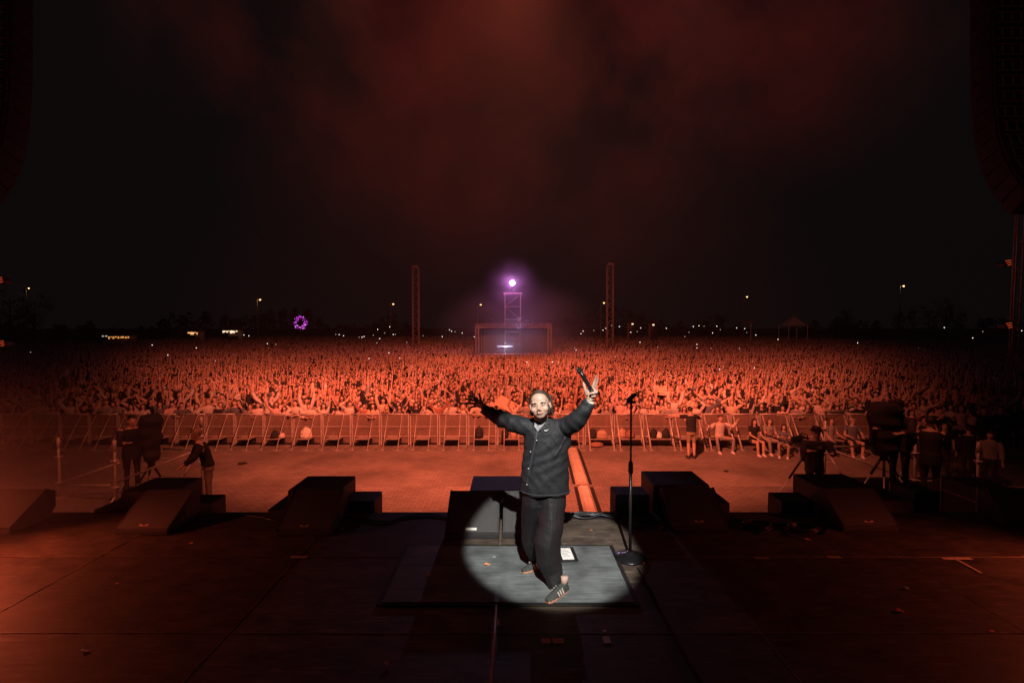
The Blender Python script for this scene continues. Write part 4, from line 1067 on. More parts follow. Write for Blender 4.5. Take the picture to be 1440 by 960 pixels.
    def leg(rows):
        pts, rad = [], []
        for i in range(len(rows) - 1):
            for q in range(5):
                f_ = q / 5; a, c = rows[i], rows[i + 1]
                r4 = [a[k_] * (1 - f_) + c[k_] * f_ for k_ in range(4)]
                pts.append(P(r4[0], r4[1], r4[3])); rad.append(r4[2] * K)
        a = rows[-1]; pts.append(P(a[0], a[1], a[3])); rad.append(a[2] * K)
        tm.tube(pts, rad, 20)
    leg([(776, 690, 20, 4.50), (775.5, 708, 20, 4.48), (774.5, 722, 19, 4.46), (774.5, 740, 18.2, 4.43), (769.5, 762, 18.6, 4.41), (771.5, 788, 17.6, 4.40), (777, 803, 14.2, 4.39), (780, 815, 12.4, 4.37), (781.5, 824, 11.6, 4.36)])
    leg([(752, 690, 19, 4.51), (751, 705, 18, 4.51), (748.5, 720, 16.5, 4.54), (746.5, 740, 14.5, 4.60), (746, 758, 14.2, 4.66), (750, 773, 12.2, 4.72), (755, 784, 10.5, 4.77), (757.5, 791, 9.5, 4.79)])
    trm = remesh(tm, .0068, 3, 1.0, [TR], None, 'trousers', .5)
    co = np.zeros(len(trm.vertices) * 3); trm.vertices.foreach_get('co', co); co = co.reshape(-1, 3)
    no = np.zeros(len(trm.vertices) * 3); trm.vertices.foreach_get('normal', no); no = no.reshape(-1, 3)
    x_, y_, z_ = co.T
    cx_ = x_ + .10 * np.sin(3.2 * z_ + .5)
    fold = .006 * (1 - 1.7 * np.abs(np.sin(21 * cx_ + 2.2 * z_ + .7 * np.sin(9 * z_))) ** .8) + .0016 * (1 - 1.8 * np.abs(np.sin(11 * z_ + 13 * x_ + 2 * np.sin(7 * x_)))) * np.clip(np.sin(7 * z_ + 1), 0, 1)
    co += no * fold[:, None]; trm.vertices.foreach_set('co', co.ravel()); trm.update()
    put(link('trousers', trm))
    # --- shoes: dark suede trainers, gum soles, three pale stripes
    def shoe(toe, heel, lift=0.0, nm='shoe'):
        toe = np.array(toe); heel = np.array(heel); dv = toe - heel; L_ = np.linalg.norm(dv); u = dv / L_
        ang = math.atan2(u[1], u[0])
        ro = bpy.data.objects.new(nm, None)
        def loc_mb(m, name, mt, parent, sm=True, bev=0):
            o = m.build(name, mt, parent, smooth=sm, bevel=bev); return o
        s = MB(); L0 = .285
        prof = [(0, .030), (.06, .036), (.14, .036), (.20, .045), (.25, .040), (.278, .022)]
        sole = MB(); n_ = len(prof)
        out = [(x, w_) for x, w_ in prof] + [(x, -w_) for x, w_ in prof[::-1]]
        vs = [(x - .0, y, 0) for x, y in out] + [(x, y, .022) for x, y in out]; nn = len(out)
        sole.add(vs, [tuple(range(nn))[::-1], tuple(range(nn, 2 * nn))] + [(i, (i + 1) % nn, (i + 1) % nn + nn, i + nn) for i in range(nn)])
        up = MB()
        rowsu = [(-.004, .030, .020, .06), (.02, .034, .03, .085), (.07, .036, .035, .088), (.12, .037, .035, .078), (.17, .041, .03, .060), (.22, .042, .025, .046), (.26, .034, .02, .036), (.282, .016, .015, .026)]
        ring = 14; o_ = []
        for x, hw_, _, hh in rowsu:
            for k in range(ring):
                a = math.pi * k / (ring - 1); o_.append((x, hw_ * math.cos(a), .018 + (hh - .018) * max(0.0, math.sin(a)) ** .75))
        fs = []
        for i in range(len(rowsu) - 1):
            for k in range(ring - 1): fs.append((i * ring + k, (i + 1) * ring + k, (i + 1) * ring + k + 1, i * ring + k + 1))
        fs.append(tuple(range(ring))[::-1]); fs.append(tuple((len(rowsu) - 1) * ring + k for k in range(ring)))
        up.add(o_, fs)
        M = Matrix.Translation(Vector(heel) + Vector((0, 0, lift))) @ Matrix.Rotation(ang, 4, 'Z')
        objs = []
        uo = up.build('shoe', mat('suede', (.035, .042, .040), .85, bump=.3, bscale=80), smooth=True)
        so = sole.build('sole', mat('gum_sole', (.42, .20, .12), .6), smooth=False, bevel=.005)
        uo.parent = root; uo.matrix_local = Matrix.Translation(off) @ M
        so.parent = uo
        for sy in (-1, 1):
            for k in range(3):
                m = MB(); x0 = .085 + k * .030
                m.add([(x0, sy * .0405, .024), (x0 + .014, sy * .0410, .024), (x0 + .030, sy * .031, .070 - k * .004), (x0 + .016, sy * .030, .072 - k * .004)], [(0, 1, 2, 3)])
                o = m.build('stripe', mat('stripe_white', (.52, .46, .42), .6), uo); sd2 = o.modifiers.new('s', 'SOLIDIFY'); sd2.thickness = .003; sd2.offset = 0
        for k in range(5):
            m = MB(); x0 = .115 + k * .020; z_ = .087 - k * .0075; m.tube([(x0, -.020, z_ - .006), (x0 + .004, 0, z_), (x0, .020, z_ - .006)], .0026, 5); m.build('lace', mat('lace', (.06, .065, .065), .8), uo, smooth=True)
        m = MB(); m.rings([((.03, 0, .07), .036, .030), ((.028, 0, .105), .033, .029), ((.028, 0, .135), .034, .031)], 14); m.build('sock', mat('sock', (.42, .29, .24), .9), uo, smooth=True)
    shoe(WZ(767, 849, .018), WZ(797, 832, .018) + np.array([0, .03, 0]))
    shoe(WZ(735.5, 805, .018), np.array([WZ(735.5, 805, .018)[0] + .215, WZ(735.5, 805, .018)[1] + .16, .018]))
    # --- the microphone he holds
    a, c = P(812.6, 517.2, 4.30), P(832.3, 549.2, 4.29)
    a, c = Vector(a), Vector(c); ax = (c - a)
    t = thing('microphone', 'black handheld microphone in the singer\'s raised hand', 'microphone', a)
    L_ = ax.length; ax.normalize()
    q = lambda s_: tuple(ax * s_)
    m = MB(); m.tube([q(-.002), q(.006), q(.022), q(.040), q(.050)], [.012, .021, .0255, .024, .021], 16); m.build('grille', mat('mic_grille', (.03, .03, .032), .35, metal=.6, bump=.6, bscale=300), t, smooth=True)
    m = MB(); m.tube([q(.049), q(.056)], [.0245, .0235], 16); m.build('collar_ring', mat('mic_ring', (.25, .25, .26), .3, metal=.8), t, smooth=True)
    m = MB(); m.tube([q(.055), q(.08), q(.16), q(L_ - .01), q(L_)], [.0205, .0185, .0175, .0165, .014], 16); m.build('handle', mat('mic_body', (.012, .012, .013), .22, coat=.6), t, smooth=True)
    m = MB(); m.tube([q(L_ - .012), q(L_ + .012)], [.0178, .0168], 14); m.build('end_cap', BLACKM, t, smooth=True)
singer()
# ================================================================== PIT: RAILINGS, CAMERAS, PEOPLE
def railing(name_label, posts, tubes, grp, LV=ZW):
    """posts: (px, ytop_px, ybot_px) standing on the ground; tubes: ((px,py,i),(px,py,j)) between distances of posts i and j"""
    t = thing('scaffold_railing', name_label, 'railing', (0, 0, LV))
    ys = []
    for px, yt, yb in posts:
        p = WZ(px, yb, LV); ys.append(p[1]); top = WY(px, yt, p[1])
        m = MB(); m.tube([(p[0], p[1], 0.002), (p[0], p[1], top[2] - LV)], .027, 10); m.build('post', STEEL, t, smooth=True)
        m = MB(); m.b2(p[0] - .09, p[0] + .09, p[1] - .09, p[1] + .09, .002, .022); m.build('base_plate', STEEL, t)
        for z in (top[2] - LV - .42, top[2] - LV - 1.0):
            m = MB(); m.rings([((p[0], p[1], z - .014), .075, .075), ((p[0], p[1], z), .085, .085), ((p[0], p[1], z + .014), .075, .075)], 12); m.build('rosette', STEEL, t)
        m = MB(); m.tube([(p[0], p[1], top[2] - LV - .22), (p[0], p[1], top[2] - LV + .02)], .038, 10); m.build('sleeve', ALU, t, smooth=True)
    for (a, b) in tubes:
        pa, pb = WY(a[0], a[1], a[2]), WY(b[0], b[1], b[2])
        m = MB(); m.tube([(pa[0], pa[1], pa[2] - LV), (pb[0], pb[1], pb[2] - LV)], .024, 8); m.build('tube', STEEL, t, smooth=True)
    return t
railing('scaffold railing in front of the left cameramen', [(84, 616, 700), (163, 620, 712), (285, 587, 700)],
        [((84, 679, 11.17), (169, 650, 11.17)), ((163, 678, 11.00), (279, 632, 11.26)), ((150, 716, 10.39), (174, 680, 11.00)), ((254, 675, 10.65), (280, 633, 11.26)), ((230, 631, 13.42), (278, 632, 11.26)), ((84, 682, 11.26), (155, 682, 11.00))], 'l')
railing('scaffold railing around the right camera position', [(1159, 577, 690), (1285, 609, 713), (1374, 622, 700)],
        [((1159, 628, 11.60), (1285, 676, 10.74)), ((1159, 578, 11.60), (1212, 578, 13.42)), ((1159, 628, 11.60), (1222, 627, 13.68)), ((1159, 628, 11.60), (1184, 668, 11.00)), ((1285, 676, 10.74), (1336, 677, 10.74)), ((1285, 609, 10.74), (1297, 618, 10.57)), ((1252, 650, 11.43), (1290, 712, 10.65))], 'r')

def tripod(label, px, py_head, feet, Y, cam_px, camdir=1, covered=False, cat='camera', LV=ZW):
    g_ = [WZ(fx, fy, LV) for fx, fy in feet]
    hd = WY(px, py_head, Y)
    t = thing('broadcast_camera', label, cat, (hd[0], hd[1], LV))
    o = np.array([hd[0], hd[1], LV])
    for q in g_:
        a = hd - o; b = q - o; b[2] = .02
        m = MB(); m.tube([a, a * .5 + b * .5], .024, 8); m.build('tripod_leg', BLACKM, t, smooth=True)
        m = MB(); m.tube([a * .5 + b * .5, b], .014, 8); m.build('leg_extension', STEEL, t, smooth=True)
        m = MB(); m.ell(b, (.035, .035, .02), 8, 6); m.build('leg_foot', BLACKM, t, smooth=True)
    hz = hd[2] - LV
    m = MB(); m.tube([(0, 0, hz - .12), (0, 0, hz + .02), (0, 0, hz + .14)], [.06, .085, .05], 12); m.build('fluid_head', BLACKM, t, smooth=True)
    if covered:
        m = MB(); rs = []
        zt = WY(px, cam_px[1], Y)[2] - LV; zb = WY(px, cam_px[3], Y)[2] - LV; w0 = (cam_px[2] - cam_px[0]) / F * Y / 2
        for k in range(9):
            u = k / 8; z = zb + (zt - zb) * u
            rs.append(((0.03 * math.sin(k * 2), 0.02 * math.cos(k * 3), z), w0 * (.52 + .48 * u ** .6) * (.6 if k == 8 else 1), .23 * (.7 + .3 * u)))
        m.rings(rs, 18)
        me = remesh(m, .022, 3, 1, [mat('rain_cover', (.028, .026, .026), .85, bump=.6, bscale=14)], None, 'rain_cover'); link('rain_cover', me, t)
    else:
        m = MB(); m.b2(-.09, .09, -.22, .22, hz + .16, hz + .40); m.build('camera_body', BLACKM, t, bevel=.015)
        m = MB(); m.tube([(0, -.22, hz + .27), (0, -.50, hz + .27), (0, -.62, hz + .27)], [.065, .07, .085], 14); m.build('lens', BLACKM, t, smooth=True)
        m = MB(); m.b2(-.30, -.10, -.05, .03, hz + .28, hz + .42); m.build('viewfinder', BLACKM, t, bevel=.01)
        m = MB(); m.tube([(0, -.12, hz + .40), (0, -.10, hz + .47), (0, .12, hz + .47), (0, .15, hz + .40)], .014, 8); m.build('top_handle', BLACKM, t, smooth=True)
    m = MB(); m.tube([(.02, .08, hz + .1), (.16, .48, hz - .05)], .012, 8); m.build('pan_bar', STEEL, t, smooth=True)
    return t
tripod('left camera under a black cover on a tripod beside the standing cameraman', 213, 650, [(176, 712), (238, 690), (207, 684)], 11.3, (196, 583, 228, 648), covered=True)
tripod('black camera on a tripod aimed at the stage, left of the right railing post', 1131, 640, [(1088, 706), (1147, 690), (1138, 690)], 10.9, (0, 0, 0, 0))
tripod('right camera under a long dark cover on a tripod', 1243, 638, [(1205, 697), (1243, 705), (1285, 705)], 9.9, (1216, 566, 1266, 640), covered=True, LV=-1.0)

def pose_person(label, x, y, z, rz, female=True, hair='dark-haired', top='black', pose='down', arms=None, legs='stand', lean=0.05, sc=1.0, trousers=TROUS, skin=SKIN, cap=None, short=False, bare_legs=False, shoes=None, group=None, long_coat=False):
    b, t_, h, e, m = std_figure(pose, female, legs=legs, lean=lean, arms=arms, short=short)
    t = thing('person', label, 'person', (x, y, z), rz, group); t.scale = (sc, sc, sc)
    knee = .50
    def asg(c):
        if legs != 'stand': return 1 if c.z < .93 and (not bare_legs or abs(c.y) < .16 and c.z > .75) and c.z > -5 else 0
        if bare_legs: return 1 if .52 < c.z < .93 and abs(c.x) < .25 else 0
        return 1 if c.z < .93 and abs(c.x) < .24 else 0
    link('body', remesh(b, .0125, 1, .6, [skin, trousers], asg, 'body'), t)
    if long_coat: t_.rings([((0, 0, .76), .185, .15), ((0, 0, .85), .18, .145), ((0, 0, 1.0), .17, .13)], 16)
    link('top', remesh(t_, .014, 2, .6, [TOPS[top] if isinstance(top, str) else top], None, 'top'), t)
    if cap:
        hc = MB(); hz = 1.585; hy = -.02 - lean * .45
        hc.rings([((0, hy + .01, hz + .045), .096, .108), ((0, hy + .01, hz + .09), .09, .10), ((0, hy + .015, hz + .125), .062, .07), ((0, hy + .015, hz + .138), .02, .02)], 16)
        link('cap', hc.mesh('cap', cap, True), t)
        br = MB()
        br.rings([((0, hy + .0, hz + .040), .125, .150), ((0, hy + .0, hz + .048), .10, .115)], 18); link('cap_brim', br.mesh('brim', cap, True), t)
    link('hair', h.mesh('hair', HAIRS[hair], True), t)
    for sd in (-1, 1):
        ee = MB(); ee.ell((sd * .031, -.02 - lean * .45 - .082, 1.587), (.014, .009, .008), 8, 5); link('eye', ee.mesh('eye', EYE, True), t)
    link('mouth', m.mesh('mouth', LIP, True), t)
    L_ = [[(s * .085, 0, .86), (s * .095, -.01, .5), (s * .10, .015, .09)] for s in (-1, 1)] if legs == 'stand' else legs
    for a, k, f in L_:
        s = MB(); f = np.array(f)
        s.rings([((f[0], f[1] - .06, f[2] - .088), .05, .135), ((f[0], f[1] - .06, f[2] - .06), .05, .135), ((f[0], f[1] - .035, f[2] - .02), .045, .095), ((f[0], f[1] + .0, f[2] + .02), .042, .05)], 12)
        link('shoe', s.mesh('shoe', shoes or mat('shoe_dark', (.03, .03, .03), .7), True), t)
    return t
def ground_at(px, py): return WZ(px, py, GZ + .012)
WSH = mat('shoe_white', (.7, .68, .66), .6)
SIT = lambda sp=.10, ft=-.45: [[(s * .085, 0, .86), (s * (.10 + sp), -.42, .90), (s * (.09 + sp * .7), ft, .47)] for s in (-1, 1)]
GP = GZ + .012
def pit_people():
    KH = mat('khaki', (.30, .24, .17), .85); DEN = mat('denim', (.13, .17, .25), .85)
    GREY = mat('trousers_grey', (.28, .26, .25), .85)
    # left
    p = WY(184, 583, 11.6); pose_person('cameraman in black jacket facing right beside the covered left camera', p[0], 11.6, ZW, .9, False, 'dark-haired', 'black', arms=(((.25, -.5, -.8), (-.3, -1, .15)), ((.25, -.5, -.8), (-.3, -1, .1))), sc=1.07, lean=.10, long_coat=True)
    p = WY(292, 600, 10.7); pose_person('bent crew member in work trousers behind the third left railing post', p[0], 10.7, ZW, -.9, False, 'brown-haired', 'black', arms=(((.3, -.3, -.9), (.0, -.6, -.9)), ((.3, -.5, -.8), (-.2, -.9, -.6))), sc=1.0, lean=.42, trousers=mat('work_trousers', (.30, .25, .2), .9, vary=.6, vscale=9), cap=KH)
    # guard and seated people in front of the barrier
    p = ground_at(972, 644); pose_person('guard in black t-shirt and shorts seen from behind, arms spread at the barrier', p[0], p[1], GP, math.pi + .1, False, 'dark-haired', 'black', arms=(((.8, -.5, -.35), (.5, -.8, .2)), ((1, -.25, .05), (.9, -.35, .1))), bare_legs=True, trousers=KH, short=True, sc=1.02, lean=.25)
    def sitter(px, py_foot, rz, lab, **k):
        p = ground_at(px, py_foot)
        return pose_person(lab, p[0], p[1] + .45, GP - .42 * k.get('sc', 1) , rz, legs=SIT(k.pop('sp', .08)), **k)
    sitter(1019, 637, .1, 'man in open jacket and white t-shirt crouched between barrier struts', female=False, hair='brown-haired', top='white', arms=(((.8, -.4, -.45), (.7, -.4, .45)), ((.8, -.4, -.3), (.3, -.4, .8))), trousers=GREY, shoes=WSH, sp=.22)
    sitter(1068, 641, .15, 'young woman in black top sitting on the barrier step, bare legs', female=True, hair='dark-haired', top='black', arms=(((.15, -.45, -1), (-.2, -.9, -.2)), ((.15, -.45, -1), (-.2, -.9, -.2))), bare_legs=True, shoes=WSH, sp=.02, sc=.95)
    sitter(1090, 640, .0, 'person in grey jacket sitting second from the guard\'s right group', female=True, hair='brown-haired', top='grey', arms=(((.15, -.6, -.8), (-.1, -.8, .6)), ((.15, -.45, -1), (-.2, -.9, -.1))), trousers=GREY, shoes=WSH, sc=.95)
    sitter(1112, 645, -.5, 'small person with camera crouching beside the black tripod camera', female=True, hair='dark-haired', top='denim blue', arms=(((.15, -.6, -.8), (-.5, -.8, .4)), ((.15, -.6, -.8), (-.5, -.8, .3))), trousers=KH, shoes=WSH, sc=.85)
    sitter(1178, 641, .2, 'woman in grey top sitting right of the tall railing post', female=True, hair='brown-haired', top='grey', trousers=TROUS, arms=(((.15, -.3, -1), (-.1, -.7, -.6)), ((.15, -.45, -1), (-.2, -.9, -.2))), sc=.98)
    sitter(1210, 643, -.2, 'man in cap and shorts sitting beside the woman in grey', female=False, hair='brown-haired', top='denim blue', cap=mat('cap_pale', (.5, .42, .36), .8), arms=(((.3, -.4, -.9), (-.3, -.9, -.1)), ((.3, -.4, -.9), (-.3, -.9, -.1))), bare_legs=True, short=True, shoes=WSH)
    # right camera crew
    SPK = mat('speckled_coat', (.045, .038, .036), .8, vary=.7, vscale=12)
    def at(px, Y): return WY(px, 500, Y)[0]
    pose_person('camera operator in black behind the right tripod camera, bowed over the viewfinder', at(1148, 10.6), 10.6, ZW, -.35, False, 'dark-haired', 'black', arms=(((.2, -.7, -.5), (-.3, -1, .3)), ((.2, -.7, -.5), (-.3, -1, .2))), sc=1.04, lean=.2, cap=BLACKCLOTH, long_coat=True)
    pose_person('operator in bucket hat and dark coat working at the covered right camera', at(1268, 10.0), 10.0, -1.0, -1.0, False, 'dark-haired', SPK, arms=(((.2, -.7, -.6), (-.3, -1, .05)), ((.2, -.6, -.7), (-.3, -1, .0))), sc=1.10, lean=.22, cap=BLACKCLOTH, long_coat=True)
    pose_person('big man in black seen from behind at the right railing', at(1312, 9.4), 9.4, -1.0, math.pi - .5, False, 'dark-haired', 'black', arms=(((.3, -.3, -.9), (.1, -.9, .1)), ((.3, -.3, -.9), (.1, -.9, .1))), sc=.95, lean=.18, long_coat=True)
    rs_ = thing('camera_riser', 'dark low riser under the right operator in the bucket hat', 'riser', (7.9, 9.9, ZW))
    m = MB(); m.b2(-1.3, 1.5, -1.2, 1.1, .47, .545); m.build('deck', CAB, rs_)
    for sx in (-1.2, 1.4):
        for sy in (-1.1, 1.0): m = MB(); m.cyl((sx, sy, 0), (sx, sy, .47), .03); m.build('leg', STEEL, rs_)
    W = [(1352, 17.0, 'woman in pale top and dark trousers with one arm up, right of the cameras', True, 'pale pink', 'one', 1.08, -.3), (1322, 16.6, 'man in dark hoodie holding a phone behind the right operator', False, 'black', 'phone', 1.06, -.2),
         (1385, 16.4, 'tall dark figure with one arm half raised right of the woman in the pale top', False, 'black', 'wave', 1.1, -.4), (1300, 15.4, 'dark figure bending between hat man and hooded man', True, 'denim blue', 'cheeks', 1.0, -.2), (1330, 14.6, 'curly dark head behind the big man in black', True, 'black', 'down', .98, -.5),
         (1282, 16.8, 'fan in rust top behind the bucket hat operator', True, 'rust', 'heart', 1.0, -.1), (1410, 17.0, 'dark figure just left of the right tower leg', False, 'black', 'down', 1.05, -.5), (1365, 14.2, 'dark security guard standing before the woman in the pale top', False, 'black', 'down', .96, 2.4), (1248, 17.3, 'fan in white top left of the bucket hat operator', True, 'white', 'cheeks', 1.0, .1),
         (1396, 13.6, 'dark stagehand at the right edge with arms down', False, 'grey', 'down', .95, -.8)]
    for px, Y, lab, fem, top, po, sc_, rz in W:
        pose_person(lab, at(px, Y), Y, GP, rz, fem, 'dark-haired', top, pose=po, sc=sc_, lean=.08)
pit_people()

# bags on the barrier steps and litter in the pit
def bag(px, py, w, h, color, label, cat='bag', kind=0, Y=18.42):
    p = WY(px, py, Y)
    t = thing('backpack' if kind == 0 else 'plastic_bag', label, cat, (p[0], p[1], GZ + .365 if py < 620 else GZ + .04))
    m = MB(); m.rings([((0, 0, 0), w * .42, .11), ((0, 0, h * .2), w * .5, .14), ((.01, 0, h * .6), w * .45, .13), ((.02, .01, h * .85), w * .33, .09), ((.02, .01, h), w * .12, .04)], 14)
    me = remesh(m, .014, 2, .6, [color], None, 'sack')
    co = np.zeros(len(me.vertices) * 3); me.vertices.foreach_get('co', co); co = co.reshape(-1, 3)
    co += (np.sin(co[:, [1, 2, 0]] * 40 + px) * .008); me.vertices.foreach_set('co', co.ravel())
    link('sack', me, t)
    m = MB(); m.tube([(-.05, -.02, h * .95), (0, -.02, h * 1.12), (.06, -.02, h * .95)], .010, 6); m.build('handle', color, t, smooth=True)
    if kind == 0:
        m = MB(); m.rings([((0, -.13, h * .12), w * .3, .04), ((0, -.14, h * .3), w * .33, .05), ((0, -.12, h * .45), w * .28, .03)], 12); m.build('pocket', color, t, smooth=True)
BKB = mat('bag_black', (.02, .018, .02), .8); WHB = mat('bag_white', (.72, .68, .62), .6); BGB = mat('bag_beige', (.45, .33, .24), .8); RDB = mat('bag_red', (.28, .15, .11), .7)
bag(673, 608, .36, .42, BKB, 'black backpack standing on a barrier step left of the singer')
bag(710, 608, .28, .40, BKB, 'slim black bag on the step beside the singer\'s elbow')
bag(430, 607, .46, .40, WHB, 'white plastic bag on a barrier step at left', kind=1)
bag(386, 612, .30, .28, BKB, 'small black bag on the step left of the white bag')
bag(396, 616, .22, .18, WHB, 'small pale bag next to the small black bag', kind=1)
bag(722, 610, .26, .30, BGB, 'beige bag behind the singer\'s elbow', kind=1)
for k, (px, py, w, h, c, lab) in enumerate(((833, 610, .34, .34, BKB, 'black bag in the first barrier bay right of the singer'), (846, 616, .44, .30, BGB, 'beige heap of clothes in the first bay right of the singer'), (838, 630, .55, .22, RDB, 'reddish sack on the ground in the first bay right of the singer'),
                         (874, 612, .36, .36, BGB, 'beige tote in the bay behind the microphone stand'), (886, 614, .34, .32, RDB, 'red brown rucksack beside the beige tote'), (919, 612, .30, .32, BKB, 'black rucksack in the second bay right of the microphone stand'),
                         (926, 616, .26, .22, WHB, 'pale cloth bag beside the black rucksack'), (936, 612, .34, .34, BKB, 'dark round bag at the right of the second bay'))):
    bag(px, py, w, h, c, lab, kind=k % 2)
def pit_bits():
    for px, py, s, lab in ((341, 652, .16, 'dark blot painted as a shadow on the left pit paving'), (1021, 663, .08, 'dark spot of litter on the right pit paving'), (316, 714, .5, None)):
        if lab is None: continue
        p = WZ(px, py, GP); m = MB(); m.ell((0, 0, .02), (s, s * .8, .03), 10, 6)  # left blot stands in for a small shadow on the paving
        tag(m.build('litter_or_shadow', BKB, loc=(p[0], p[1], GP)), lab, 'litter')
    # signs held by fans
    def sign(c, lab, lines, Y, color, seed=0):
        pts = [WY(px, py, Y) for px, py in c]
        ctr = sum(pts) / 4
        t = thing('cardboard_sign', lab, 'sign', ctr)
        m = MB(); f_ = [tuple(p - ctr) for p in pts]; bk = [tuple(p - ctr + np.array([0, .012, 0])) for p in pts]
        m.add(f_ + bk, [(0, 1, 2, 3), (7, 6, 5, 4), (0, 4, 5, 1), (1, 5, 6, 2), (2, 6, 7, 3), (3, 7, 4, 0)])
        card = m.build('card', color, t)
        if lines:
            e0 = (pts[1] - pts[0]); e1 = (pts[3] - pts[0])
            rs = random.Random(seed)
            for i in range(lines):
                x = .08
                while x < .88:
                    wd = rs.uniform(.05, .12)
                    # hand-drawn strokes: tall and short marks
                    a = pts[0] + e0 * x + e1 * ((i + .25) / lines) - ctr; b_ = pts[0] + e0 * (x + wd * .5) + e1 * ((i + .25 + rs.uniform(.3, .55)) / lines) - ctr
                    c_ = pts[0] + e0 * (x + wd * .8) + e1 * ((i + .3) / lines) - ctr
                    s = MB(); off_ = np.array([0, -.006, 0]); s.tube([a + off_, b_ + off_, c_ + off_], .012, 4); s.build('pen_stroke', mat('marker', (.10, .04, .03), .8), card)
                    x += wd + .03
    CARD = mat('card_orange', (.72, .50, .36), .8, vary=.12, vscale=3); WCARD = mat('card_pale', (.75, .66, .5), .8)
    sign([(705, 555), (731, 570), (724, 583), (696, 568.5)], 'large blank tilted card held up left of the singer\'s head', 0, 18.98, CARD)
    sign([(920, 542.5), (938, 543), (937.5, 555.5), (919.5, 554.5)], 'pale sign with scribbled writing held up right of the microphone stand', 3, 20.3, WCARD, 3)
    sign([(899, 502), (905, 500), (908, 506), (901, 509)], 'small card held up far back right of centre', 0, 44, CARD)
pit_bits()

# ================================================================== TOWERS, LINE ARRAYS
def line_array(side):
    Y = 10.6
    lab = 'curved line array hanging at the %s edge of the picture' % ('right' if side > 0 else 'left')
    cx = 11.35 if side > 0 else -11.85
    t = thing('line_array', lab, 'speaker array', (cx, Y, 4.95), 0, None)
    n = 17; z = 0.0; y = 0; RIG = mat('rigging', (.30, .20, .17), .5, metal=.2)
    angs = [40, 33, 26, 20, 15, 11, 6.5, 5, 4, 3, 2.5, 2, 1.5, 1, 1, 0, 0]
    for k in range(n):
        h = .36; w = 1.15
        R = Matrix.Rotation(-math.radians(angs[k]), 3, 'X')
        c = Vector((0, y, z)) + R @ Vector((0, 0, h / 2))
        m = MB(); m.box(c, (w, .62, h - .03), R); cab = m.build('array_cabinet', CAB, t, bevel=.015)
        for sx in (-.42, -.2, .0, .2, .42):
            g2 = MB(); g2.box(c + R @ Vector((sx, -.318, 0)), (.035, .03, h - .10), R); g2.build('rigging_bar', RIG, cab)
        for sz in (-.12, .12):
            g2 = MB(); g2.box(c + R @ Vector((0, -.325, sz)), (w - .1, .02, .022), R); g2.build('rigging_rail', RIG, cab)
        for sx in (-1, 1):
            g2 = MB(); g2.box(c + R @ Vector((sx * (w / 2 + .012), -.1, 0)), (.024, .28, h - .06), R); g2.build('side_rigging', BLACKM, cab)
        step = R @ Vector((0, 0, h)); y += step.y; z += step.z
    m = MB(); m.b2(-.5, .5, y - .2, y + .5, z + .05, z + .18); m.build('bumper_frame', RIG, t)
line_array(1); line_array(-1)
def tower():
    Y = 20.4; x0 = WY(1422, 600, Y)[0]
    t = thing('tower_leg', 'tall slim steel truss leg at the right edge of the picture', 'tower', (x0, Y, GZ))
    P_ = [(-.13, 0), (.13, 0), (0, .24)]; dx = .012
    TS = mat('tower_steel', (.50, .40, .36), .4, metal=.5)
    for a in P_:
        m = MB(); m.tube([(a[0], a[1], 0), (a[0] + 18 * dx * 1.6, a[1], 18)], .03, 8); m.build('chord', TS, t, smooth=True)
    z = .3; k = 0
    while z < 17:
        a, b = P_[k % 3], P_[(k + 1) % 3]; o_ = z * dx * 1.6
        m = MB(); m.tube([(a[0] + o_, a[1], z), (b[0] + o_, b[1], z + .4)], .014, 5); m.build('brace', TS, t)
        z += .4; k += 1
    m = MB(); m.b2(-.45, .8, -.3, .4, .0, .3); m.build('foot_block', ALU, t)
    sc_ = MB(); xa, xb = (12.9, 14.6); ns = 24; vs = []
    for i in range(ns + 1):
        u = i / ns; vs += [(xa + (xb - xa) * u, 12.9 + .05 * math.sin(i * 1.7), 5.6), (xa + (xb - xa) * u, 12.9 + .05 * math.sin(i * 1.7 + .4), 16)]
    sc_.add(vs, [(2 * i, 2 * i + 2, 2 * i + 3, 2 * i + 1) for i in range(ns)])
    tag(sc_.build('scrim', mat('scrim_red', (.16, .03, .022), .9, bump=.3, bscale=3), smooth=True), 'dark red fabric scrim hanging behind the right line array', 'scrim')
    for k, z in enumerate((5.9, 7.2, 8.4, 9.8)):
        m = MB(); m.tube([(12.4, 12.7, z), (14.4, 12.7, z + .05)], .05, 8)
        tag(m.build('cross_bar', BLACKM), 'black bar across the right scrim, %s from the bottom' % ORD(k + 1), 'bar', 'bars across the right scrim')
tower()
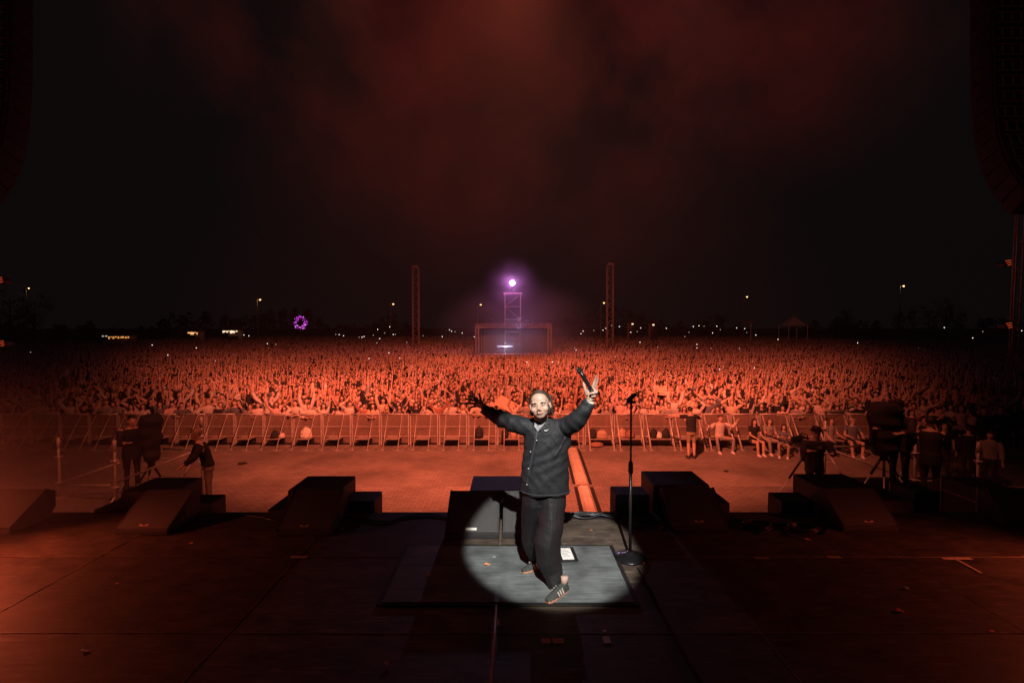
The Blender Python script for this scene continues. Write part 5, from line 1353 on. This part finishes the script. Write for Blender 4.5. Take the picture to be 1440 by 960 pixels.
def rig_fixtures():
    R_ = [(1412, 96, 'fixture with painted red glint beside the right tower leg, upper'), (1408, 30 - 25, 'fixture with painted red glint at the top right corner'), (1411, 185, 'fixture with painted red glint low on the right line array'), (1416, 280, 'fixture with painted red glint under the right line array'), (1410, 371, 'fixture with painted red glint sticking out from the right tower leg'), (1411, 458, 'small fixture with painted red glint low on the right tower leg'),
          (6, 120, 'fixture with painted red glint on the left line array, upper'), (8, 395, 'fixture with painted red glint at the left edge under the array'), (10, 483, 'fixture with painted red glint at the left edge near the horizon')]
    for px, py, lab in R_:
        p = WY(px, py, 12.0)
        t = thing('rig_fixture', lab, 'lamp', p)
        m = MB(); m.tube([(0, .12, 0), (0, -.06, 0), (0, -.13, 0)], [.05, .075, .08], 12); m.build('fixture_can', BLACKM, t, smooth=True)
        for i in range(3):
            m = MB(); m.tube([(-.07 + .03 * i, -.14, .05 - .05 * i), (.05 + .01 * i, -.14, .07 - .05 * i)], .011, 6); m.build('glint_strip', mat('glint_red', (.3, .05, .02), .5, emit=(1, .12, .04), estr=.35), t)  # glowing strips imitate red light reflected off the fixture
        m = MB(); m.tube([(0, .1, 0), (.25 if px > 700 else -.25, .3, .02)], .015, 6); m.build('arm', STEEL, t)
rig_fixtures()

# ================================================================== FRONT OF HOUSE AND THE FIELD EDGE
def foh():
    Y = 50.0
    TR_ = mat('truss', (.34, .26, .25), .55)
    p0, p1 = WY(671, 458, Y), WY(773, 458, Y)
    t = thing('control_booth', 'wide scaffold control booth with truss frame in the crowd centre', 'booth', (0, Y, GZ))
    zt = p0[2] - GZ; xl, xr = p0[0], p1[0]
    def truss(a, b, w=.3, n=10, nm='truss_beam'):
        a, b = Vector(a), Vector(b); d = (b - a).normalized(); up = Vector((0, 0, 1)) if abs(d.z) < .9 else Vector((1, 0, 0)); s = d.cross(up).normalized(); u = s.cross(d)
        m = MB(); cs = [a + s * w / 2 * i + u * w / 2 * j - a for i, j in ((-1, -1), (1, -1), (1, 1), (-1, 1))]
        for c in cs: m.tube([a + c, b + c], .035, 5)
        for i in range(n):
            q = a + (b - a) * (i / n); r = a + (b - a) * ((i + 1) / n)
            for j in range(4): m.tube([q + cs[j], r + cs[(j + 1) % 4]], .018, 4)
        return m.build(nm, TR_, t)
    truss((xl, 0, 0), (xl, 0, zt), nm='truss_leg'); truss((xr, 0, 0), (xr, 0, zt), nm='truss_leg'); truss((xl - .2, 0, zt), (xr + .2, 0, zt), n=22)
    truss((xl, 5, 0), (xl, 5, zt), nm='truss_leg'); truss((xr, 5, 0), (xr, 5, zt), nm='truss_leg')
    m = MB(); m.b2(xl, xr, .2, 5, zt - .35, zt - .25); m.build('roof', BLACKCLOTH, t)
    m = MB(); m.b2(xl + .3, xr - .3, 4.6, 4.7, .3, zt - .4); m.build('back_wall', mat('booth_wall', (.16, .15, .18), .8), t)
    m = MB(); m.b2(xl + .2, xr - .2, .3, 4.6, .9, 1.0); m.build('floor_deck', BLACKM, t)
    m = MB(); m.b2(xl + .3, xr - .3, .2, .28, 1.75, 1.84); m.build('rail', TR_, t)
    m = MB(); m.b2(xl + .3, xr - .3, .25, .30, .0, 1.3); m.build('front_cover', mat('booth_cloth', (.10, .09, .12), .9), t)
    q = WY(711, 487, Y)
    m = MB(); m.b2(-1.5, .1, .10, .2, q[2] - GZ - .03, q[2] - GZ + .04); m.build('light_strip', mat('strip_white', (.8, .8, .9), .5, emit=(.75, .72, 1.0), estr=.5), t)
    for k in range(4):
        m = MB(); x = xl + 1.4 + k * 1.35; m.b2(x, x + .8, 2.0, 2.3, 1.0, 1.55); m.build('console', BLACKM, t)
    # tower with the follow spot
    tw = thing('follow_spot_tower', 'slim scaffold tower rising behind the control booth', 'tower', (0, 52, GZ))
    a, b = WY(710, 413, 52), WY(732, 413, 52)
    zt2 = a[2] - GZ; xa, xb = a[0], b[0]
    for x in (xa, xb):
        for y in (0, 1.6): m = MB(); m.cyl((x, y, 0), (x, y, zt2), .045, 6); m.build('leg', TR_, tw)
    for i in range(6):
        z0, z1 = zt2 * i / 6, zt2 * (i + 1) / 6
        m = MB(); m.cyl((xa, 0, z1), (xb, 0, z1), .035, 5); m.build('ledger', TR_, tw)
        m = MB(); m.cyl((xa if i % 2 else xb, 0, z0), (xb if i % 2 else xa, 0, z1), .022, 5); m.build('brace', TR_, tw)
    m = MB(); m.b2(xa - .15, xb + .15, -.1, 1.7, zt2, zt2 + .12); m.build('platform', mat('platform_edge', (.6, .45, .45), .6), tw)
    # follow spot lamp
    L_ = WY(720.5, 398, 48.5)
    fs = thing('follow_spot', 'blazing white follow spot on top of the tower', 'spotlight', (L_[0], 51.0, L_[2] + .2))
    m = MB(); m.tube([(0, .9, 0), (0, .0, 0), (0, -.35, 0)], [.16, .2, .26], 16); m.build('housing', BLACKM, fs, smooth=True)
    m = MB(); m.ell((0, -.40, 0), (.26, .06, .26), 20, 12); m.build('lens', mat('lamp_glow', (1, 1, 1), .5, emit=(1, .96, 1.0), estr=14), fs, smooth=True)
    m = MB(); m.cyl((0, .3, -.2), (0, .3, -1.0), .04); m.build('yoke_stand', BLACKM, fs)
foh()
def field():
    # two tall masts
    for px, yt, lab in ((585, 377, 'tall lattice mast left of the control booth'), (857.5, 373, 'tall lattice mast right of the control booth')):
        Y = 62; b = WY(px, 470, Y); top = WY(px, yt, Y)
        t = thing('lattice_mast', lab, 'mast', (b[0], Y, GZ))
        h = top[2] - GZ; w = .36; MS = mat('mast_steel', (.20, .13, .11), .6)
        for i, j in ((-1, -1), (1, -1), (1, 1), (-1, 1)): m = MB(); m.cyl((i * w, j * w, 0), (i * w, j * w, h), .05, 5); m.build('chord', MS, t)
        n = 22
        for k in range(n):
            z0, z1 = h * k / n, h * (k + 1) / n; s = 1 if k % 2 else -1
            m = MB(); m.cyl((-w * s, -w, z0), (w * s, -w, z1), .03, 5); m.build('brace', MS, t)
        m = MB(); m.b2(-.35, .35, -.35, .35, h, h + .25); m.build('head_block', MS, t)
    # street lamps
    WARM = (1.0, .55, .22)
    for k, (px, py, warm, pole, lab) in enumerate(((37, 405, .5, 30, 'street lamp at the far left with bright pole'), (362, 421, 1.4, 22, 'warm street lamp left of the purple wheel'), (549, 427, 1.6, 10, 'warm street lamp left of the left mast'), (672, 428, 1.4, 8, 'small street lamp left of the tower'),
                                             (845, 425.5, 1.5, 8, 'warm street lamp just left of the right mast'), (1046, 417, 1.2, 8, 'warm street lamp above the pale canopy'), (1266, 402, 1.4, 18, 'warm street lamp far right'))):
        Y = 118; p = WY(px, py, Y)
        t = thing('street_lamp', lab, 'street lamp', (p[0], Y, GZ))
        h = p[2] - GZ
        m = MB(); m.tube([(0, 0, 0), (0, 0, h - .3), (.1, 0, h), (.6, 0, h + .1)], [.09, .07, .06, .05], 8); m.build('pole', mat('lamp_pole', (.35, .28, .22), .5), t, smooth=True)
        m = MB(); m.b2(.3, 1.1, -.16, .16, h - .02, h + .14); m.build('lamp_head', BLACKM, t)
        s = .16 if warm > 1 else .13
        m = MB(); m.ell((.7, -.1, h - .08), (s * 1.2, s * .9, s * .8), 12, 8); m.build('lamp_glass', mat('lamp_warm', (1, .8, .5), .5, emit=(1.0, .50, .18), estr=5), t, smooth=True)
        if k in (0, 1, 6):
            l = bpy.data.lights.new('street_lamp_light', 'POINT'); l.energy = 45; l.color = WARM; l.shadow_soft_size = .2
            o = bpy.data.objects.new('street_lamp_light', l); COL.objects.link(o); o.location = (p[0] + .7, Y - .5, p[2] - .3)
    # lit stalls
    def stall(px0, px1, py, lab, colr, n, estr=1.6, Y=112, hh=2.2):
        a, b = WY(px0, py, Y), WY(px1, py, Y); w = b[0] - a[0]
        t = thing('market_stall', lab, 'stall', ((a[0] + b[0]) / 2, Y, GZ))
        z = a[2] - GZ
        m = MB(); m.add([(-w / 2 - .3, -1.3, z + .25), (w / 2 + .3, -1.3, z + .25), (w / 2 + .3, 1.5, z + .25), (-w / 2 - .3, 1.5, z + .25), (-w * .3, 0, z + 1.2), (w * .3, 0, z + 1.2)], [(0, 1, 5, 4), (1, 2, 5), (2, 3, 4, 5), (3, 0, 4), (3, 2, 1, 0)])
        m.build('roof', mat('stall_roof', (.10, .05, .04), .8), t)
        for sx in (-1, 1): m = MB(); m.b2(sx * w / 2 - .06, sx * w / 2 + .06, -1.1, -1.0, 0, z + .25); m.build('post', BLACKM, t)
        m = MB(); m.b2(-w / 2, w / 2, 1.2, 1.3, 0, z + .2); m.build('back_wall', mat('stall_wall', (.25, .15, .1), .8), t)
        m = MB(); m.b2(-w / 2, w / 2, -1.2, -.6, 0, max(z - 1.2, .6)); m.build('counter', BLACKM, t)
        rs = random.Random(int(px0))
        for i in range(n):
            x = -w / 2 + w * (i + .5) / n + rs.uniform(-.1, .1); s = rs.uniform(.07, .16)
            m = MB(); m.b2(x - s * 1.4, x + s * 1.4, -1.15, -1.05, z - .1 - s + rs.uniform(-.35, .1), z - .1 + s); m.build('lamp', mat('stall_lamp_' + lab[:4], (1, .8, .6), .5, emit=colr, estr=estr), t)
    stall(157, 187, 473, 'long orange lit stall at the left field edge', (1, .42, .12), 9, .9)
    stall(269, 283, 467, 'small amber lit stall left of centre', (1, .5, .2), 5, 1.1)
    stall(317, 337, 465, 'white and amber lit stall beside the amber one', (1, .75, .5), 8, 1.2)
    stall(148, 158, 472, 'tiny white lit kiosk left of the orange stall', (.8, .75, .6), 2, 1.0)
    stall(884, 891, 455, 'bright window kiosk right of the right mast', (1, .75, .5), 1, 1.8)
    stall(914, 921, 456, 'second bright window kiosk right of the right mast', (1, .75, .5), 1, 1.6)
    stall(4, 14, 487, 'dim amber stall at the left picture edge', (1, .4, .2), 2, .4)
    # canopy and parasol
    p = WY(1115, 458, 100); t = thing('party_tent', 'pale peaked tent at the back right of the crowd', 'tent', (p[0], 100, GZ))
    z = p[2] - GZ
    m = MB(); m.add([(-1.9, -1.9, z), (1.9, -1.9, z), (1.9, 1.9, z), (-1.9, 1.9, z), (.2, 0, z + 1.9)], [(0, 1, 4), (1, 2, 4), (2, 3, 4), (3, 0, 4), (3, 2, 1, 0)]); m.build('canopy', mat('tent_cloth', (.7, .62, .55), .8), t)
    for i in (-1, 1):
        for j in (-1, 1): m = MB(); m.cyl((i * 1.85, j * 1.85, 0), (i * 1.85, j * 1.85, z), .05, 6); m.build('leg', STEEL, t)
    p = WY(1056, 452, 95); t = thing('parasol', 'dim flat parasol left of the pale tent', 'parasol', (p[0], 95, GZ)); z = p[2] - GZ
    m = MB(); m.rings([((0, 0, z - .35), 1.5, 1.5), ((0, 0, z - .05), .7, .7), ((0, 0, z + .15), .05, .05)], 16); m.build('canopy', mat('parasol_cloth', (.45, .22, .16), .8), t); m = MB(); m.cyl((0, 0, 0), (0, 0, z), .05, 6); m.build('pole', STEEL, t)
    # purple lit wheel on a mast
    Y = 85; c = WY(422.5, 454, Y)
    t = thing('light_wheel', 'purple glittering ring of lights on a pole at left', 'light ring', (c[0], Y, GZ)); z = c[2] - GZ
    m = MB(); m.cyl((0, .1, 0), (0, .1, z - .9), .05, 6); m.build('pole', BLACKM, t)
    rs = random.Random(5)
    for k in range(110):
        a = rs.uniform(0, 6.283); r = rs.uniform(.55, 1.22); s = rs.uniform(.035, .085)
        m = MB(); m.ell((r * math.cos(a), rs.uniform(-.1, .1), z + r * math.sin(a)), s, 5, 4)
        col_ = rs.choice([0, 0, 0, 1, 2]); m.build('bulb', [mat('bulb_purple', (.5, .05, .6), .5, emit=(.62, .04, .72), estr=1.1), mat('bulb_pink', (.8, .3, .8), .5, emit=(1, .35, 1), estr=1.5), mat('bulb_dim', (.3, .02, .4), .5, emit=(.25, .01, .32), estr=.7)][col_], t)
    m = MB(); pts = [(1.0 * math.cos(a), .02, z + 1.0 * math.sin(a)) for a in np.linspace(0, 6.283, 25)]; m.tube(pts, .03, 5); m.build('hoop', mat('hoop_purple', (.2, .02, .25), .5, emit=(.3, .02, .38), estr=.3), t)
    c = WY(-1, 510, 60); t = thing('light_wheel', 'white sparkling ring of lights cut by the left edge', 'light ring', (c[0], 60, GZ)); z = c[2] - GZ
    m = MB(); m.cyl((0, .1, 0), (0, .1, z - .5), .04, 6); m.build('pole', BLACKM, t)
    for k in range(18):
        a = k * .35; m = MB(); m.ell((.5 * math.cos(a), 0, z + .5 * math.sin(a)), .035, 5, 4); m.build('bulb', mat('bulb_white', (.8, .8, .8), .5, emit=(.9, .85, .8), estr=.8), t)
    # phone torches in the far crowd
    T_ = [(472, 470), (477, 470.5), (483, 472), (505, 474), (509, 474), (512, 473), (525, 471), (531, 463), (534, 476), (541, 468), (548, 459.5), (553, 470), (556, 470), (530, 482), (547, 496), (595, 472), (622, 473), (617, 492), (572, 481), (650, 468), (632, 463.5), (640, 466.5), (635, 465.5), (667, 473.5),
          (690, 485), (694, 490), (697, 489), (711, 497), (519, 504), (562, 503), (576, 525), (817, 469), (820, 465.5), (835, 464.5), (848, 464), (852, 461.5), (860, 457.5), (871, 459), (887, 467), (896, 466), (901, 461), (937, 461.5), (969, 467), (975, 459), (983, 458), (990, 458.5), (1002, 468), (1008, 458.5), (1013, 463.5), (1036, 461),
          (1047, 462), (1050, 467.5), (1063, 471), (1094, 477), (963, 473), (980, 484), (980, 489), (1000, 490), (1040, 490), (900, 481), (925, 488), (1012, 519), (1061, 517), (865, 501), (777, 509), (785, 510), (808, 489), (810, 492), (741, 509), (232, 545), (236, 499), (276, 489), (303, 507), (214, 485), (376, 483), (388, 484), (350, 472), (343, 471), (428, 494), (1206, 482), (1328, 460.5), (1382, 466), (1368, 475), (1437, 465), (1384, 551), (1292, 490), (18, 571), (43, 495)]
    cols_ = [mat('torch_white', (1, 1, 1), .5, emit=(1, .93, .85), estr=2.2), mat('torch_dim', (1, 1, 1), .5, emit=(1, .8, .65), estr=1.0)]
    base = {}; order = {k_: i_ for i_, k_ in enumerate(sorted(range(len(T_)), key=lambda q: T_[q][0]))}
    for k, (px, py) in enumerate(T_):
        Y = 2.75 * F / max(py - 458, 6.0) if py > 470 else 110 - (k % 5) * 4
        Y = max(22, min(Y * .93, 115)); p = WY(px, py, Y)
        ci = 0 if k % 3 else 1
        if ci not in base: m = MB(); s = 1.0; m.ell((0, 0, 0), .1, 6, 4); base[ci] = m.mesh('phone', cols_[ci], True)
        o = link('phone_torch', base[ci], None, p); sc = Y * .0080 * (1 if ci == 0 else .8); o.scale = (sc, sc, sc)
        tag(o, '%s phone torch in the crowd, %s from the left' % ('white' if ci == 0 else 'faint', ORD(order[k] + 1)), 'phone torch', 'phone torches held up in the crowd')
    # dark trees round the field
    LEAF = mat('tree_leaf', (.045, .05, .03), .8); BARK = mat('tree_bark', (.06, .045, .035), .9)
    for k, (px, Y, h, lab) in enumerate(((48, 105, 10, 'dark tree behind the far left street lamp'), (14, 95, 12, 'dark tree at the left picture edge'), (372, 128, 8, 'dark tree behind the lamp left of the purple wheel'), (548, 135, 8, 'dark tree by the lamp left of the left mast'), (690, 140, 9, 'dark tree left of the tower'),
                                         (900, 135, 9, 'dark tree right of the right mast'), (1010, 135, 8, 'dark tree right of centre at the field edge'), (1190, 128, 9, 'dark tree between pale tent and far right lamp'), (1330, 110, 11, 'dark tree near the right tower leg'))):
        p = WY(px, 460, Y); t = thing('tree', lab, 'tree', (p[0], Y, GZ)); rs = random.Random(k)
        m = MB(); m.tube([(0, 0, 0), (.1, 0, h * .3), (.0, .1, h * .6), (.1, 0, h * .85)], [.3, .22, .14, .05], 8)
        for q in range(6): a = rs.uniform(0, 6.28); m.tube([(0.05, 0, h * .3 + q * .4), (math.cos(a) * h * .2, math.sin(a) * h * .2, h * .5 + q * .5)], [.1, .03], 5)
        m.build('trunk', BARK, t, smooth=True)
        cr = MB(); cl_ = [(rs.gauss(0, h * .14), rs.gauss(0, h * .14), h * rs.uniform(.38, .95)) for _ in range(26)]
        for c in cl_:
            rr_ = h * rs.uniform(.06, .12)
            for _ in range(34):
                d = Vector((rs.gauss(0, 1), rs.gauss(0, 1), rs.gauss(0, .8))).normalized() * rr_ * rs.uniform(.3, 1.1)
                q = Vector(c) + d; s = rs.uniform(.10, .22); u = Vector((rs.gauss(0, 1), rs.gauss(0, 1), rs.gauss(0, 1))).normalized(); v = u.orthogonal().normalized()
                cr.add([q - u * s, q + v * s * .6, q + u * s, q - v * s * .6], [(0, 1, 2, 3)])
        cr.build('crown', LEAF, t)
field()
def tree_belt():
    rs = random.Random(9); cr = MB()
    for k in range(240):
        x = -230 + 460 * k / 239 + rs.uniform(-1, 1); h = 6.5 + 2.5 * math.sin(x * .06) + 1.5 * math.sin(x * .19 + 2) + rs.uniform(-1, 1); y = 150 + rs.uniform(0, 8)
        for _ in range(90):
            u = rs.random(); z = h * (u ** .7); r_ = 2.6 * math.sqrt(max(.05, 1 - (z / h) ** 2))
            q = Vector((x + rs.gauss(0, .5) * r_, y + rs.gauss(0, .5) * r_, GZ + z)); s = rs.uniform(.25, .55)
            a = Vector((rs.gauss(0, 1), rs.gauss(0, 1), rs.gauss(0, 1))).normalized(); v = a.orthogonal().normalized()
            cr.add([q - a * s, q + v * s * .7, q + a * s, q - v * s * .7], [(0, 1, 2, 3)])
    tag(cr.build('tree_belt', mat('tree_leaf', (.045, .05, .03))), 'dark belt of far trees behind the whole crowd', 'trees', kind='stuff')
tree_belt()
# ================================================================== HAZE
def haze():
    m = MB(); m.b2(-170, 170, -14, 175, GZ - 1.0, 30)
    v = bpy.data.materials.new('haze'); v.use_nodes = True; t = v.node_tree; t.nodes.clear()
    o_ = t.nodes.new('ShaderNodeOutputMaterial'); p = t.nodes.new('ShaderNodeVolumePrincipled')
    p.inputs['Color'].default_value = (.9, .88, .88, 1); p.inputs['Density'].default_value = 0.0007; p.inputs['Anisotropy'].default_value = 0.45
    t.links.new(p.outputs[0], o_.inputs['Volume'])
    tag(m.build('haze', v), 'thin stage smoke hanging over the whole field', 'haze', kind='stuff')
haze()

def puff(name, c, r, dens, label, color=(.9, .88, .9), seed=0.0):
    m = MB(); m.ell((0, 0, 0), r, 24, 16)
    v = bpy.data.materials.new(name); v.use_nodes = True; t = v.node_tree; t.nodes.clear(); L = t.links.new
    o_ = t.nodes.new('ShaderNodeOutputMaterial'); p = t.nodes.new('ShaderNodeVolumePrincipled'); p.inputs['Color'].default_value = (*color, 1)
    tc = t.nodes.new('ShaderNodeTexCoord'); mp = t.nodes.new('ShaderNodeMapping'); mp.inputs['Scale'].default_value = (1 / r[0], 1 / r[1], 1 / r[2])
    L(tc.outputs['Object'], mp.inputs['Vector'])
    ln = t.nodes.new('ShaderNodeVectorMath'); ln.operation = 'LENGTH'; L(mp.outputs['Vector'], ln.inputs[0])
    mr = t.nodes.new('ShaderNodeMapRange'); mr.interpolation_type = 'SMOOTHSTEP'; mr.inputs['From Min'].default_value = .97; mr.inputs['From Max'].default_value = 0.0; mr.inputs['To Max'].default_value = dens
    L(ln.outputs['Value'], mr.inputs['Value'])
    nz = t.nodes.new('ShaderNodeTexNoise'); nz.inputs['Scale'].default_value = 1.6; nz.inputs['Detail'].default_value = 3
    mp2 = t.nodes.new('ShaderNodeMapping'); mp2.inputs['Location'].default_value = (seed, seed, 0); L(mp.outputs['Vector'], mp2.inputs['Vector']); L(mp2.outputs['Vector'], nz.inputs['Vector'])
    mr2 = t.nodes.new('ShaderNodeMapRange'); mr2.inputs['From Min'].default_value = .3; mr2.inputs['From Max'].default_value = .7; mr2.inputs['To Min'].default_value = .25; mr2.inputs['To Max'].default_value = 1.5; L(nz.outputs['Fac'], mr2.inputs['Value'])
    mu = t.nodes.new('ShaderNodeMath'); mu.operation = 'MULTIPLY'; L(mr.outputs['Result'], mu.inputs[0]); L(mr2.outputs['Result'], mu.inputs[1]); L(mu.outputs[0], p.inputs['Density'])
    L(p.outputs[0], o_.inputs['Volume'])
    tag(m.build(name, v, loc=c), label, 'smoke', kind='stuff')
puff('booth_smoke', (0.8, 50.5, 1.6), (10.0, 6.0, 6.5), 0.11, 'violet lit smoke drifting round the control booth and its tower', seed=2.0)
puff('lamp_smoke', (0.0, 50.4, 6.75), (3.4, 3.0, 3.2), 0.10, 'violet lit smoke glowing round the follow spot', seed=5.0)
puff('wing_smoke', (-7.6, 6.0, .1), (4.0, 3.2, 2.2), 0.15, 'red smoke drifting in from the left wing', seed=7.0)
def plight(name, loc, e, col, r=.1):
    d = bpy.data.lights.new(name, 'POINT'); d.energy = e; d.color = col; d.shadow_soft_size = r
    o = bpy.data.objects.new(name, d); COL.objects.link(o); o.location = loc
plight('follow_spot_spill', (0.0, 50.2, 6.8), 300, (.80, .22, .95))
plight('booth_glow', (0.6, 50.5, 2.3), 130, (.55, .40, 1.0), .5)
plight('booth_work_light', (-.6, 49.6, .4), 80, (.62, .60, 1.0), .3)
plight('wing_lamp', (-7.9, 5.3, .7), 170, (1.0, .13, .05), .2)
